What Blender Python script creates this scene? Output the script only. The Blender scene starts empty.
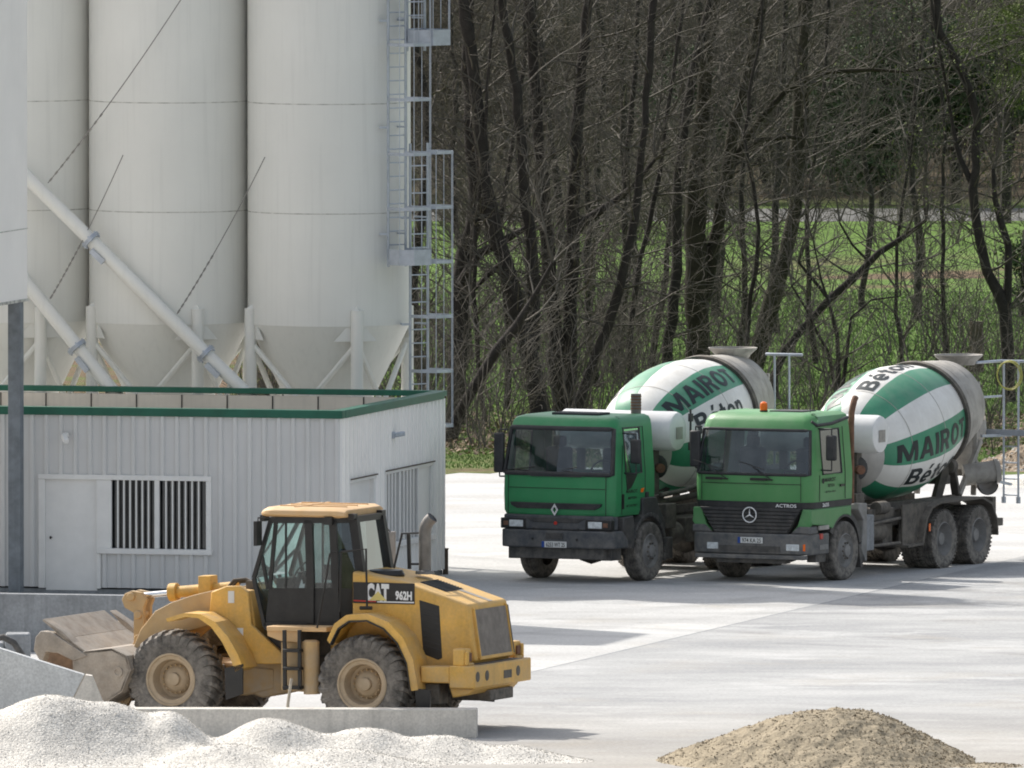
import bpy, bmesh, math, random
import numpy as np
from mathutils import Vector, Matrix
R = math.radians
PI = math.pi
sc = bpy.context.scene
COL = sc.collection
random.seed(7)

# ------------------------------------------------------------------ camera
F = 20800.0                                  # focal length in pixels of a 1024 px wide frame
CAM = Vector((0.0, -378.0, 22.7))
PITCH = 0.0507
FWD = Vector((0, math.cos(PITCH), -math.sin(PITCH)))
UPV = Vector((0, math.sin(PITCH), math.cos(PITCH)))
def ray(px, py):
    return FWD + Vector((1, 0, 0)) * ((px - 512) / F) + UPV * ((384 - py) / F)
def at(px, py, z=0.0):                       # point of the horizontal plane z
    d = ray(px, py); t = (z - CAM.z) / d.z
    return CAM + d * t
def on(px, py, Y):                           # point of the upright plane y = Y
    d = ray(px, py); t = (Y - CAM.y) / d.y
    return CAM + d * t
def ground_y(py): return at(512, py).y

cam_d = bpy.data.cameras.new('camera'); cam = bpy.data.objects.new('camera', cam_d); COL.objects.link(cam)
cam.location = CAM
cam.rotation_euler = (PI / 2 - PITCH, 0, 0)
cam_d.sensor_width = 36; cam_d.lens = 36 * F / 1024
cam_d.clip_start = 5; cam_d.clip_end = 6000
sc.camera = cam

# ------------------------------------------------------------------ light
SUN_AZ, SUN_EL = 46, 43
sd = Vector((-math.cos(R(SUN_AZ)) * math.cos(R(SUN_EL)), math.sin(R(SUN_AZ)) * math.cos(R(SUN_EL)), math.sin(R(SUN_EL))))
sl = bpy.data.lights.new('sun', 'SUN'); so = bpy.data.objects.new('sun', sl); COL.objects.link(so)
sl.energy = 5.0; sl.angle = R(0.53); sl.color = (1, 0.955, 0.88)
so.rotation_euler = sd.to_track_quat('Z', 'Y').to_euler(); so.location = (-60, 60, 80)
w = bpy.data.worlds.new('World'); sc.world = w; w.use_nodes = True
nt = w.node_tree; bg = nt.nodes['Background']
sky = nt.nodes.new('ShaderNodeTexSky'); sky.sky_type = 'NISHITA'; sky.sun_disc = False
sky.sun_elevation = R(SUN_EL); sky.sun_rotation = math.atan2(-math.cos(R(SUN_AZ)), math.sin(R(SUN_AZ)))
sky.air_density = 1.3; sky.dust_density = 3.5; sky.ozone_density = 1.0
hs_ = nt.nodes.new('ShaderNodeHueSaturation'); hs_.inputs['Saturation'].default_value = .55; hs_.inputs['Value'].default_value = 1.25
nt.links.new(sky.outputs[0], hs_.inputs['Color']); nt.links.new(hs_.outputs[0], bg.inputs[0]); bg.inputs[1].default_value = 0.15
sc.view_settings.view_transform = 'Standard'; sc.view_settings.look = 'None'
sc.view_settings.exposure = 0; sc.view_settings.gamma = 1
sc.render.engine = 'CYCLES'
sc.cycles.max_bounces = 8; sc.cycles.transparent_max_bounces = 16
sc.cycles.use_denoising = True
sc.cycles.pixel_filter_type = 'BLACKMAN_HARRIS'; sc.cycles.filter_width = 1.9

# ------------------------------------------------------------------ materials
def mat(name, col, rough=.6, metal=0., var=.12, scale=3., dust=0., dcol=(.40, .36, .31), bump=0., bscale=40., streak=0., spec=.4, low=0., fine=0.):
    m = bpy.data.materials.new(name); m.use_nodes = True
    t = m.node_tree; N = t.nodes; L = t.links
    b = N['Principled BSDF']; b.inputs['Roughness'].default_value = rough; b.inputs['Metallic'].default_value = metal
    b.inputs['Specular IOR Level'].default_value = spec
    tc = N.new('ShaderNodeTexCoord')
    n1 = N.new('ShaderNodeTexNoise'); n1.inputs['Scale'].default_value = scale; n1.inputs['Detail'].default_value = 7; n1.inputs['Roughness'].default_value = .62
    L.new(tc.outputs['Object'], n1.inputs['Vector'])
    mr = N.new('ShaderNodeMapRange'); mr.inputs[1].default_value = .3; mr.inputs[2].default_value = .7
    L.new(n1.outputs[0], mr.inputs[0])
    mx = N.new('ShaderNodeMix'); mx.data_type = 'RGBA'
    c0 = [max(0, c * (1 - var)) for c in col]; c1 = [min(1, c * (1 + var)) for c in col]
    mx.inputs[6].default_value = (*c0, 1); mx.inputs[7].default_value = (*c1, 1)
    L.new(mr.outputs[0], mx.inputs[0]); out = mx.outputs[2]
    if fine:
        nf = N.new('ShaderNodeTexNoise'); nf.inputs['Scale'].default_value = scale * 14; nf.inputs['Detail'].default_value = 4
        L.new(tc.outputs['Object'], nf.inputs['Vector'])
        mf = N.new('ShaderNodeMapRange'); mf.inputs[1].default_value = .3; mf.inputs[2].default_value = .7
        mf.inputs[3].default_value = 1 - fine; mf.inputs[4].default_value = 1 + fine
        L.new(nf.outputs[0], mf.inputs[0])
        mm = N.new('ShaderNodeMix'); mm.data_type = 'RGBA'; mm.blend_type = 'MULTIPLY'; mm.inputs[0].default_value = 1
        L.new(out, mm.inputs[6]); L.new(mf.outputs[0], mm.inputs[7]); out = mm.outputs[2]
    if streak:
        mp = N.new('ShaderNodeMapping'); mp.inputs['Scale'].default_value = (9, 9, .35); L.new(tc.outputs['Object'], mp.inputs[0])
        ns = N.new('ShaderNodeTexNoise'); ns.inputs['Scale'].default_value = 1.3; ns.inputs['Detail'].default_value = 5; L.new(mp.outputs[0], ns.inputs['Vector'])
        ms = N.new('ShaderNodeMapRange'); ms.inputs[1].default_value = .52; ms.inputs[2].default_value = .8; ms.inputs[4].default_value = streak
        L.new(ns.outputs[0], ms.inputs[0])
        m2 = N.new('ShaderNodeMix'); m2.data_type = 'RGBA'; m2.inputs[7].default_value = (*[c * .45 for c in col], 1)
        L.new(ms.outputs[0], m2.inputs[0]); L.new(out, m2.inputs[6]); out = m2.outputs[2]
    if dust or low:
        n2 = N.new('ShaderNodeTexNoise'); n2.inputs['Scale'].default_value = scale * 1.7; n2.inputs['Detail'].default_value = 8; n2.inputs['Roughness'].default_value = .7
        L.new(tc.outputs['Object'], n2.inputs['Vector'])
        g = N.new('ShaderNodeNewGeometry'); sp = N.new('ShaderNodeSeparateXYZ'); L.new(g.outputs['Normal'], sp.inputs[0])
        pz = N.new('ShaderNodeSeparateXYZ'); L.new(g.outputs['Position'], pz.inputs[0])
        a = N.new('ShaderNodeMath'); a.operation = 'MULTIPLY_ADD'; a.inputs[1].default_value = dust * .7; a.inputs[2].default_value = dust * .5; a.use_clamp = True
        L.new(sp.outputs[2], a.inputs[0])
        lo = N.new('ShaderNodeMapRange'); lo.inputs[1].default_value = 1.5; lo.inputs[2].default_value = .1; lo.inputs[3].default_value = 0; lo.inputs[4].default_value = low
        L.new(pz.outputs[2], lo.inputs[0])
        ad = N.new('ShaderNodeMath'); ad.operation = 'ADD'; L.new(a.outputs[0], ad.inputs[0]); L.new(lo.outputs[0], ad.inputs[1])
        m3 = N.new('ShaderNodeMapRange'); m3.inputs[1].default_value = .36; m3.inputs[2].default_value = .62; m3.inputs[3].default_value = .25; m3.inputs[4].default_value = 1.35
        L.new(n2.outputs[0], m3.inputs[0])
        mu = N.new('ShaderNodeMath'); mu.operation = 'MULTIPLY'; mu.use_clamp = True; L.new(ad.outputs[0], mu.inputs[0]); L.new(m3.outputs[0], mu.inputs[1])
        m4 = N.new('ShaderNodeMix'); m4.data_type = 'RGBA'; m4.inputs[7].default_value = (*dcol, 1)
        L.new(mu.outputs[0], m4.inputs[0]); L.new(out, m4.inputs[6]); out = m4.outputs[2]
        rr = N.new('ShaderNodeMapRange'); rr.inputs[3].default_value = rough; rr.inputs[4].default_value = .9
        L.new(mu.outputs[0], rr.inputs[0]); L.new(rr.outputs[0], b.inputs['Roughness'])
    L.new(out, b.inputs['Base Color'])
    if bump:
        nb = N.new('ShaderNodeTexNoise'); nb.inputs['Scale'].default_value = bscale; nb.inputs['Detail'].default_value = 5
        L.new(tc.outputs['Object'], nb.inputs['Vector'])
        bp = N.new('ShaderNodeBump'); bp.inputs['Strength'].default_value = bump; bp.inputs['Distance'].default_value = .05
        L.new(nb.outputs[0], bp.inputs['Height']); L.new(bp.outputs[0], b.inputs['Normal'])
    return m

def glass(name, tint, refl=.12, film=.1):
    m = bpy.data.materials.new(name); m.use_nodes = True; t = m.node_tree; N = t.nodes; L = t.links
    N.remove(N['Principled BSDF']); o = N['Material Output']
    tr = N.new('ShaderNodeBsdfTransparent'); tr.inputs[0].default_value = (*tint, 1)
    gl = N.new('ShaderNodeBsdfGlossy'); gl.inputs['Roughness'].default_value = .04; gl.inputs[0].default_value = (.9, .95, 1, 1)
    df = N.new('ShaderNodeBsdfDiffuse'); df.inputs[0].default_value = (.35, .36, .36, 1)
    n = N.new('ShaderNodeTexNoise'); n.inputs['Scale'].default_value = 3; n.inputs['Detail'].default_value = 6
    tc = N.new('ShaderNodeTexCoord'); L.new(tc.outputs['Object'], n.inputs['Vector'])
    mr = N.new('ShaderNodeMapRange'); mr.inputs[1].default_value = .35; mr.inputs[2].default_value = .75; mr.inputs[4].default_value = film * 2
    L.new(n.outputs[0], mr.inputs[0])
    m1 = N.new('ShaderNodeMixShader'); L.new(mr.outputs[0], m1.inputs[0]); L.new(tr.outputs[0], m1.inputs[1]); L.new(df.outputs[0], m1.inputs[2])
    lw = N.new('ShaderNodeLayerWeight'); lw.inputs[0].default_value = .25
    ml = N.new('ShaderNodeMath'); ml.operation = 'MULTIPLY_ADD'; ml.inputs[1].default_value = .7; ml.inputs[2].default_value = refl; ml.use_clamp = True
    L.new(lw.outputs['Fresnel'], ml.inputs[0])
    m2 = N.new('ShaderNodeMixShader'); L.new(ml.outputs[0], m2.inputs[0]); L.new(m1.outputs[0], m2.inputs[1]); L.new(gl.outputs[0], m2.inputs[2])
    L.new(m2.outputs[0], o.inputs[0]); return m

DUST = (.43, .39, .34)
M = dict(
    silo=mat('silo_cream_paint', (.715, .715, .68), .5, var=.05, scale=.35, streak=.13, bump=.03, bscale=1.2),
    silo_seam=mat('silo_seam', (.46, .455, .42), .7, var=.5, scale=6),
    white_box=mat('white_cladding', (.90, .865, .835), .55, var=.04, scale=.8, streak=.06),
    clad=mat('wall_cladding_shaded', (.62, .615, .605), .5, var=.06, scale=.5, streak=.16), clad_lit=mat('side_cladding_lit', (.88, .86, .83), .5, var=.05, scale=.5, streak=.1),  # same cladding: shade painted into the front colour, light into the side colour
    white_trim=mat('white_trim', (.76, .75, .73), .5, var=.05),
    green_cap=mat('green_capping', (.008, .105, .066), .45, var=.2, scale=2, dust=.03),
    tan=mat('parapet_inner', (.62, .57, .49), .8, var=.1, scale=1, streak=.2),
    roof=mat('roof_membrane', (.3, .29, .27), .9, var=.15),
    dark=mat('dark_void', (.012, .012, .014), .5),
    galv=mat('galvanised_steel', (.42, .46, .52), .4, metal=.45, var=.15, scale=6),
    chrome=mat('chrome', (.8, .8, .8), .15, metal=1),
    post=mat('grey_post_steel', (.17, .19, .21), .55, var=.25, scale=5, streak=.4),
    conc=mat('concrete', (.265, .275, .285), .9, var=.2, scale=1.5, streak=.5, bump=.15, bscale=12, fine=.12),
    concl=mat('concrete_light', (.62, .585, .53), .9, var=.14, scale=2, streak=.35, bump=.15, bscale=12, fine=.12),
    conc_slab=mat('concrete_slab', (.55, .56, .56), .9, var=.1, scale=2, bump=.1, bscale=12, fine=.15),
    cable=mat('steel_cable', (.22, .21, .2), .5, metal=.5),
    grnA=mat('green_truck_paint', (.072, .265, .085), .36, var=.08, scale=1.2, dust=.13, low=.25, dcol=(.36, .37, .3)),
    grnB=mat('green_truck_paint_deep', (.028, .24, .088), .36, var=.1, scale=1.2, dust=.10, low=.25, dcol=(.3, .34, .28)),
    blk=mat('black_plastic', (.022, .024, .028), .55, var=.25, dust=.10, low=.25),
    grey_bump=mat('grey_bumper_plastic', (.075, .082, .09), .6, var=.2, dust=.25, low=.5, dcol=(.3, .275, .245)),
    dk_bump=mat('dark_bumper_plastic', (.042, .05, .062), .6, var=.25, dust=.2, low=.45, dcol=(.26, .24, .215)),
    chassis=mat('chassis_grime', (.055, .052, .048), .75, var=.4, scale=4, dust=.45, low=.35, dcol=(.27, .235, .195)),
    rust=mat('rusty_steel', (.16, .075, .045), .8, var=.4, scale=8, dust=.1),
    tyre=mat('tyre_rubber', (.032, .031, .031), .85, var=.25, scale=5, dust=.3, low=.75, dcol=(.27, .245, .215), bump=.2, bscale=25),
    tyreb=mat('loader_tyre_rubber', (.036, .034, .033), .85, var=.3, scale=3, dust=.75, low=.35, dcol=(.34, .305, .265), bump=.3, bscale=18),
    rimg=mat('grey_dusty_rim', (.22, .215, .21), .6, var=.25, scale=6, dust=.3, dcol=(.3, .28, .25)),
    drumw=mat('drum_white_paint', (.80, .79, .76), .4, var=.07, scale=1.5, dust=.22, streak=.12),
    drumg=mat('drum_green_paint', (.04, .26, .145), .4, var=.14, scale=1.5, dust=.18, dcol=(.36, .38, .33)),
    drumk=mat('drum_lettering', (.02, .028, .03), .5, var=.3),
    drumgrey=mat('drum_grey_steel', (.36, .345, .32), .55, var=.35, scale=3, dust=.35, streak=.6),
    tank=mat('white_tank_paint', (.74, .74, .74), .35, var=.06, dust=.08),
    orange=mat('orange_lens', (.9, .16, .01), .25),
    red=mat('red_lens', (.5, .03, .02), .3),
    lamp=mat('lamp_glass', (.62, .65, .66), .12, var=.25, scale=18),
    plate=mat('plate_white', (.68, .68, .66), .4, var=.06),
    blue=mat('plate_blue', (.02, .07, .3), .4),
    white=mat('white_letter', (.8, .8, .8), .5, var=.03),
    gblk=mat('lettering_black', (.02, .025, .02), .6),
    yel=mat('loader_yellow_paint', (.70, .40, .075), .45, var=.2, scale=1.6, dust=.40, low=.4, dcol=(.50, .385, .25), fine=.08, streak=.25),
    yelp=mat('loader_yellow_pale', (.66, .42, .20), .5, var=.1, scale=2, dust=.25, dcol=(.6, .48, .36)),  # paler yellow for the cab roof, its ribs and the platform
    boom=mat('loader_boom_dusty', (.52, .34, .15), .7, var=.2, scale=2, dust=.45, low=.5, dcol=(.42, .36, .29)),
    steel=mat('bucket_worn_steel', (.31, .255, .20), .75, var=.4, scale=2.2, dust=.5, dcol=(.46, .42, .37), fine=.12, bump=.1, bscale=10),
    rimc=mat('loader_rim_cream', (.44, .335, .22), .7, var=.15, scale=4, dust=.3, dcol=(.5, .42, .33)),
    lblk=mat('loader_black', (.016, .016, .017), .4, var=.3, dust=.05),
    grille=mat('loader_grille', (.28, .255, .235), .7, var=.3, scale=5, dust=.4, dcol=(.36, .33, .29)),
    stack=mat('exhaust_dull_steel', (.2, .19, .18), .5, metal=.5, var=.25, scale=5),
    interior=mat('cab_interior', (.05, .052, .055), .8, var=.3),
    seat=mat('cab_seat', (.09, .09, .1), .9, var=.3),
    yhose=mat('yellow_hose', (.42, .40, .10), .5, var=.15),
    bark=mat('bark', (.036, .031, .027), .95, var=.4, scale=4, fine=.3),
    barkm=mat('mossy_bark', (.040, .036, .023), .95, var=.45, scale=3, fine=.3),
    twig=mat('twigs', (.105, .095, .080), .95, var=.35, scale=1.5),
    twigf=mat('far_twigs', (.130, .120, .088), .95, var=.4, scale=.5),
    bud=mat('budding_leaves', (.13, .165, .045), .8, var=.4, scale=2),
    conif=mat('evergreen_leaves', (.055, .085, .035), .8, var=.5, scale=1.5),
    litter=mat('leaf_litter', (.24, .185, .13), .9, var=.5, scale=12, bump=.5, bscale=14, fine=.3),
    wgravel=mat('white_gravel', (.61, .58, .53), .95, var=.14, scale=2.2, bump=.55, bscale=28, fine=.36),
    sand=mat('sand', (.30, .25, .175), .95, var=.2, scale=2.5, bump=.6, bscale=9, fine=.25),
    wgravel2=mat('grey_stones', (.50, .475, .44), .95, var=.3, scale=9), sand2=mat('sand_clods', (.2, .16, .11), .95, var=.4, scale=9),
    drumhead=mat('drum_head_pale', (.56, .55, .53), .55, var=.12, scale=3, dust=.2, streak=.2),
    wood=mat('weathered_wood', (.4, .36, .3), .9, var=.2, scale=10),
    wooddk=mat('dark_wood', (.1, .075, .055), .9, var=.3, scale=10),
    ldrscreen=glass('loader_windscreen', (.55, .68, .66), .12, .28), ldrdark=glass('loader_tinted_glass', (.07, .09, .1), .06, .06), emby=mat('emblem_yellow', (.75, .62, .22), .5),  # windscreen film whitened to paint in its pale reflection
    bucket_in=mat('bucket_rusty_inside', (.19, .12, .075), .8, var=.45, scale=5, dust=.1),
    cabglass=glass('cab_glass', (.42, .48, .49), .06, .06),
    ldrglass=glass('loader_glass', (.62, .76, .72), .05, .10),
    winglass=glass('window_glass', (.1, .1, .11), .05, .03),
)

# ------------------------------------------------------------------ mesh building
class MB:
    def __init__(s): s.v = []; s.f = []; s.m = []
    def add(s, vs, fs, mi=0):
        o = len(s.v); s.v.extend(vs); s.f.extend([tuple(i + o for i in q) for q in fs]); s.m.extend([mi] * len(fs)); return s
    def box(s, x0, x1, y0, y1, z0, z1, mi=0):
        return s.add([(x0, y0, z0), (x1, y0, z0), (x1, y1, z0), (x0, y1, z0), (x0, y0, z1), (x1, y0, z1), (x1, y1, z1), (x0, y1, z1)],
                     [(3, 2, 1, 0), (4, 5, 6, 7), (0, 1, 5, 4), (1, 2, 6, 5), (2, 3, 7, 6), (3, 0, 4, 7)], mi)
    def bar(s, p0, p1, wd, ht, up=(0, 0, 1), mi=0):       # square bar
        p0 = Vector(p0); p1 = Vector(p1); d = (p1 - p0).normalized(); u = Vector(up)
        a = d.cross(u)
        if a.length < 1e-4: a = d.cross(Vector((1, 0, 0)))
        a.normalize(); b = a.cross(d); a *= wd / 2; b *= ht / 2
        vs = [tuple(p + x) for p in (p0, p1) for x in (-a - b, a - b, a + b, -a + b)]
        return s.add(vs, [(3, 2, 1, 0), (4, 5, 6, 7), (0, 1, 5, 4), (1, 2, 6, 5), (2, 3, 7, 6), (3, 0, 4, 7)], mi)
    def tube(s, pts, r, n=8, cap=True, mi=0, closed=False):
        P = [Vector(p) for p in pts]; k = len(P); rs = r if isinstance(r, (list, tuple)) else [r] * k
        vs = []; ref = None
        for i in range(k):
            if closed: d = P[(i + 1) % k] - P[i - 1]
            else: d = P[min(i + 1, k - 1)] - P[max(i - 1, 0)]
            if d.length < 1e-9: d = Vector((0, 0, 1))
            d.normalize()
            if ref is None:
                ref = Vector((0, 0, 1)) if abs(d.z) < .9 else Vector((1, 0, 0))
            a = ref - d * ref.dot(d)
            if a.length < 1e-5: a = d.orthogonal()
            a.normalize(); b = d.cross(a); ref = a
            for j in range(n):
                t = 2 * PI * j / n
                vs.append(tuple(P[i] + (a * math.cos(t) + b * math.sin(t)) * rs[i]))
        fs = []
        for i in range(k if closed else k - 1):
            i2 = (i + 1) % k
            for j in range(n):
                j2 = (j + 1) % n
                fs.append((i * n + j, i * n + j2, i2 * n + j2, i2 * n + j))
        if cap and not closed:
            fs.append(tuple(range(n - 1, -1, -1))); fs.append(tuple((k - 1) * n + j for j in range(n)))
        return s.add(vs, fs, mi)
    def prism(s, poly, axis, a0, a1, mi=0):
        k = len(poly)
        def mk(p, a):
            return {'x': (a, p[0], p[1]), 'y': (p[0], a, p[1]), 'z': (p[0], p[1], a)}[axis]
        vs = [mk(p, a0) for p in poly] + [mk(p, a1) for p in poly]
        fs = [tuple(range(k - 1, -1, -1)), tuple(range(k, 2 * k))] + [(i, (i + 1) % k, k + (i + 1) % k, k + i) for i in range(k)]
        return s.add(vs, fs, mi)
    def lathe(s, prof, o=(0, 0, 0), ax=(0, 0, 1), n=24, mi=0, mif=None, e1=None, cap=False):
        o = Vector(o); ax = Vector(ax).normalized()
        e1 = Vector(e1).normalized() if e1 else ax.orthogonal().normalized(); e2 = ax.cross(e1)
        vs = []; k = len(prof)
        for a, r in prof:
            for j in range(n):
                t = 2 * PI * j / n
                vs.append(tuple(o + ax * a + (e1 * math.cos(t) + e2 * math.sin(t)) * r))
        base = len(s.v); s.v.extend(vs)
        for i in range(k - 1):
            for j in range(n):
                j2 = (j + 1) % n
                s.f.append((base + i * n + j, base + i * n + j2, base + (i + 1) * n + j2, base + (i + 1) * n + j))
                s.m.append(mif(i, j) if mif else mi)
        if cap:
            s.f.append(tuple(base + j for j in range(n))); s.m.append(mif(0, 0) if mif else mi)
            s.f.append(tuple(base + (k - 1) * n + j for j in range(n))); s.m.append(mif(k - 2, 0) if mif else mi)
        return s
    def loft(s, rings, cap0=True, cap1=True, skip=None, mi=0):
        n = len(rings[0]); vs = [tuple(p) for r in rings for p in r]; fs = []
        for i in range(len(rings) - 1):
            for j in range(n):
                if skip and skip(i, j): continue
                j2 = (j + 1) % n
                fs.append((i * n + j, i * n + j2, (i + 1) * n + j2, (i + 1) * n + j))
        if cap0: fs.append(tuple(range(n - 1, -1, -1)))
        if cap1: fs.append(tuple((len(rings) - 1) * n + j for j in range(n)))
        return s.add(vs, fs, mi)
    def build(s, name, mats, parent=None, bevel=0, smooth=35, recalc=True, seg=2):
        me = bpy.data.meshes.new(name)
        me.from_pydata(s.v, [], s.f)
        if not isinstance(mats, (list, tuple)): mats = [mats]
        for m in mats: me.materials.append(m)
        if len(mats) > 1: me.polygons.foreach_set('material_index', s.m)
        if recalc and len(s.f) < 60000:
            bm = bmesh.new(); bm.from_mesh(me); bmesh.ops.recalc_face_normals(bm, faces=bm.faces); bm.to_mesh(me); bm.free()
        me.polygons.foreach_set('use_smooth', [bool(smooth)] * len(me.polygons))
        if smooth: me.set_sharp_from_angle(angle=R(smooth))
        me.update()
        o = bpy.data.objects.new(name, me); COL.objects.link(o)
        if parent: o.parent = parent
        if bevel:
            b = o.modifiers.new('edge', 'BEVEL'); b.width = bevel; b.segments = seg; b.limit_method = 'ANGLE'; b.angle_limit = R(40)
        return o

def thing(name, label, cat, loc=(0, 0, 0), rotz=0, group=None):
    o = bpy.data.objects.new(name, None); COL.objects.link(o); o.empty_display_size = .2
    o.location = loc; o.rotation_euler = (0, 0, rotz); o['label'] = label; o['category'] = cat
    if group: o['group'] = group
    return o
def part(name, parent, loc=(0, 0, 0)):
    o = bpy.data.objects.new(name, None); COL.objects.link(o); o.parent = parent; o.location = loc; o.empty_display_size = .1
    return o
def tag(o, label, cat, group=None):
    o['label'] = label; o['category'] = cat
    if group: o['group'] = group
    return o
def struct(o): o['kind'] = 'structure'; return o

_txt = {}
def text_geo(s, bold=.02, cell=None):
    """flat lettering: verts (x, y) with cap height about 0.73, and faces"""
    key = (s, bold, cell)
    if key in _txt: return _txt[key]
    cu = bpy.data.curves.new('t', 'FONT'); cu.body = s; cu.offset = bold; cu.resolution_u = 3; cu.size = 1
    o = bpy.data.objects.new('t', cu); COL.objects.link(o)
    dg = bpy.context.evaluated_depsgraph_get(); dg.update()
    me = bpy.data.meshes.new_from_object(o.evaluated_get(dg))
    bpy.data.objects.remove(o); bpy.data.curves.remove(cu)
    if cell:
        bm = bmesh.new(); bm.from_mesh(me)
        xs = [v.co.x for v in bm.verts]; ys = [v.co.y for v in bm.verts]
        for axis, lo, hi in ((0, min(xs), max(xs)), (1, min(ys), max(ys))):
            q = lo + cell
            while q < hi:
                no = Vector((1, 0, 0)) if axis == 0 else Vector((0, 1, 0))
                bmesh.ops.bisect_plane(bm, geom=bm.verts[:] + bm.edges[:] + bm.faces[:], plane_co=no * q, plane_no=no)
                q += cell
        bm.to_mesh(me); bm.free()
    vs = [(v.co.x, v.co.y) for v in me.vertices]; fs = [tuple(p.vertices) for p in me.polygons]
    bpy.data.meshes.remove(me)
    x0 = min(v[0] for v in vs); vs = [(x - x0, y) for x, y in vs]
    _txt[key] = (vs, fs); return _txt[key]
def text_on(mb, s, o, ux, uy, height, width=None, bold=.02, mi=0, center=True):
    vs, fs = text_geo(s, bold); o = Vector(o); ux = Vector(ux).normalized(); uy = Vector(uy).normalized()
    W = max(v[0] for v in vs); ky = height / .73; kx = (width / W) if width else ky
    dx = -W / 2 if center else 0
    mb.add([tuple(o + ux * ((x + dx) * kx) + uy * ((y - .36) * ky)) for x, y in vs], fs, mi)

def glyphs(word):
    """heavy block lettering as flat outlines, cap height 1"""
    def circ(cx, cy, rx, ry, n=22): return [(cx + rx * math.cos(2 * PI * k / n), cy + ry * math.sin(2 * PI * k / n)) for k in range(n)]
    def arc(cx, cy, rx, ry, a0, a1, n=10): return [(cx + rx * math.cos(R(a0 + (a1 - a0) * k / n)), cy + ry * math.sin(R(a0 + (a1 - a0) * k / n))) for k in range(n + 1)]
    t = .23
    G = {
     'M': (1.12, [[(0, 0), (0, 1), (.30, 1), (.56, .38), (.82, 1), (1.12, 1), (1.12, 0), (.90, 0), (.90, .66), (.65, .04), (.47, .04), (.22, .66), (.22, 0)]]),
     'A': (1.0, [[(0, 0), (.36, 1), (.64, 1), (1, 0), (.75, 0), (.68, .2), (.32, .2), (.25, 0)], [(.39, .39), (.61, .39), (.5, .74)]]),
     'I': (.25, [[(0, 0), (0, 1), (.25, 1), (.25, 0)]]),
     'R': (.88, [[(0, 0), (0, 1), (.5, 1)] + arc(.52, .71, .32, .29, 85, -70, 10) + [(.88, 0), (.60, 0), (.40, .38), (.24, .38), (.24, 0)], [(.24, .57), (.24, .81), (.48, .81), (.58, .75), (.58, .63), (.48, .57)]]),
     'O': (1.0, [circ(.5, .5, .5, .52, 28), circ(.5, .5, .26, .30, 24)]),
     'T': (.84, [[(.30, 0), (.30, .79), (0, .79), (0, 1), (.84, 1), (.84, .79), (.54, .79), (.54, 0)]]),
     'B': (.86, [[(0, 0), (0, 1), (.5, 1)] + arc(.5, .75, .31, .25, 80, -60, 8) + arc(.52, .29, .34, .29, 60, -85, 8), [(.25, .60), (.25, .81), (.47, .81), (.55, .76), (.55, .66), (.47, .60)], [(.25, .19), (.25, .42), (.49, .42), (.59, .36), (.59, .25), (.49, .19)]]),
     'e': (.72, [arc(.36, .36, .36, .38, 0, 320, 26) + [(.47, .20)] + arc(.36, .36, .15, .18, -40, -165, 6) + [(.21, .30), (.72, .30)], [(.22, .44), (.50, .44), (.46, .55), (.36, .59), (.26, .55)], [(.28, .82), (.40, 1.06), (.62, 1.06), (.44, .82)]]),
     't': (.48, [[(.12, .12), (.12, .54), (0, .54), (0, .72), (.12, .72), (.12, .92), (.34, .96), (.34, .72), (.48, .72), (.48, .54), (.34, .54), (.34, .20), (.48, .20), (.48, 0), (.24, 0)]]),
     'o': (.76, [circ(.38, .36, .38, .38, 24), circ(.38, .36, .17, .19, 20)]),
     'n': (.72, [[(0, 0), (0, .72), (.21, .72), (.21, .64), (.32, .74), (.50, .74), (.66, .66), (.72, .50), (.72, 0), (.49, 0), (.49, .46), (.43, .55), (.33, .55), (.23, .44), (.23, 0)]]),
    }
    cu = bpy.data.curves.new('t', 'CURVE'); cu.dimensions = '2D'; cu.fill_mode = 'BOTH'; x = 0
    for ch in word:                               # the e carries its acute accent
        w_, loops = G[ch]
        for lp_ in loops:
            sp = cu.splines.new('POLY'); sp.points.add(len(lp_) - 1); sp.use_cyclic_u = True
            for p, (a, b) in zip(sp.points, lp_): p.co = (x + a, b, 0, 1)
        x += w_ + .13
    o = bpy.data.objects.new('t', cu); COL.objects.link(o); dg = bpy.context.evaluated_depsgraph_get(); dg.update()
    me = bpy.data.meshes.new_from_object(o.evaluated_get(dg)); bpy.data.objects.remove(o); bpy.data.curves.remove(cu)
    bm = bmesh.new(); bm.from_mesh(me)
    for axis, hi in ((0, x), (1, 1.1)):
        q = -.03
        while q < hi:
            no = Vector((1, 0, 0)) if axis == 0 else Vector((0, 1, 0))
            bmesh.ops.bisect_plane(bm, geom=bm.verts[:] + bm.edges[:] + bm.faces[:], plane_co=no * q, plane_no=no); q += .17
    bm.to_mesh(me); bm.free()
    vs = [(v.co.x, v.co.y) for v in me.vertices]; fs = [tuple(p.vertices) for p in me.polygons]; bpy.data.meshes.remove(me)
    return vs, fs
_gl = {}
# ------------------------------------------------------------------ mixer trucks
# local axes of a truck: x to its left side (the side in view), y rearwards, z up; origin on the ground below the middle of the bumper
def ring_pts(yf, yb, hw, rc, bow, z, stations, frontf, backf):
    pts = []
    for y in stations: pts.append((-hw, y, z))
    def arc(sx, rev):
        q = []
        for k in (1, 2, 3):
            t = PI / 2 * k / 4
            q.append((sx * (hw - rc + rc * math.cos(t)), yf + rc - rc * math.sin(t), z))
        return q[::-1] if rev else q
    pts[len(stations) - 1] = (-hw, yf + rc, z)
    pts += arc(-1, False)
    for f in frontf: pts.append(((hw - rc) * f, yf - bow * (1 - f * f), z))
    pts += arc(1, True)
    r = [(hw, y, z) for y in stations][::-1]; r[0] = (hw, yf + rc, z)
    pts += r
    for f in backf: pts.append((hw * f, yb, z))
    return pts

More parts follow.
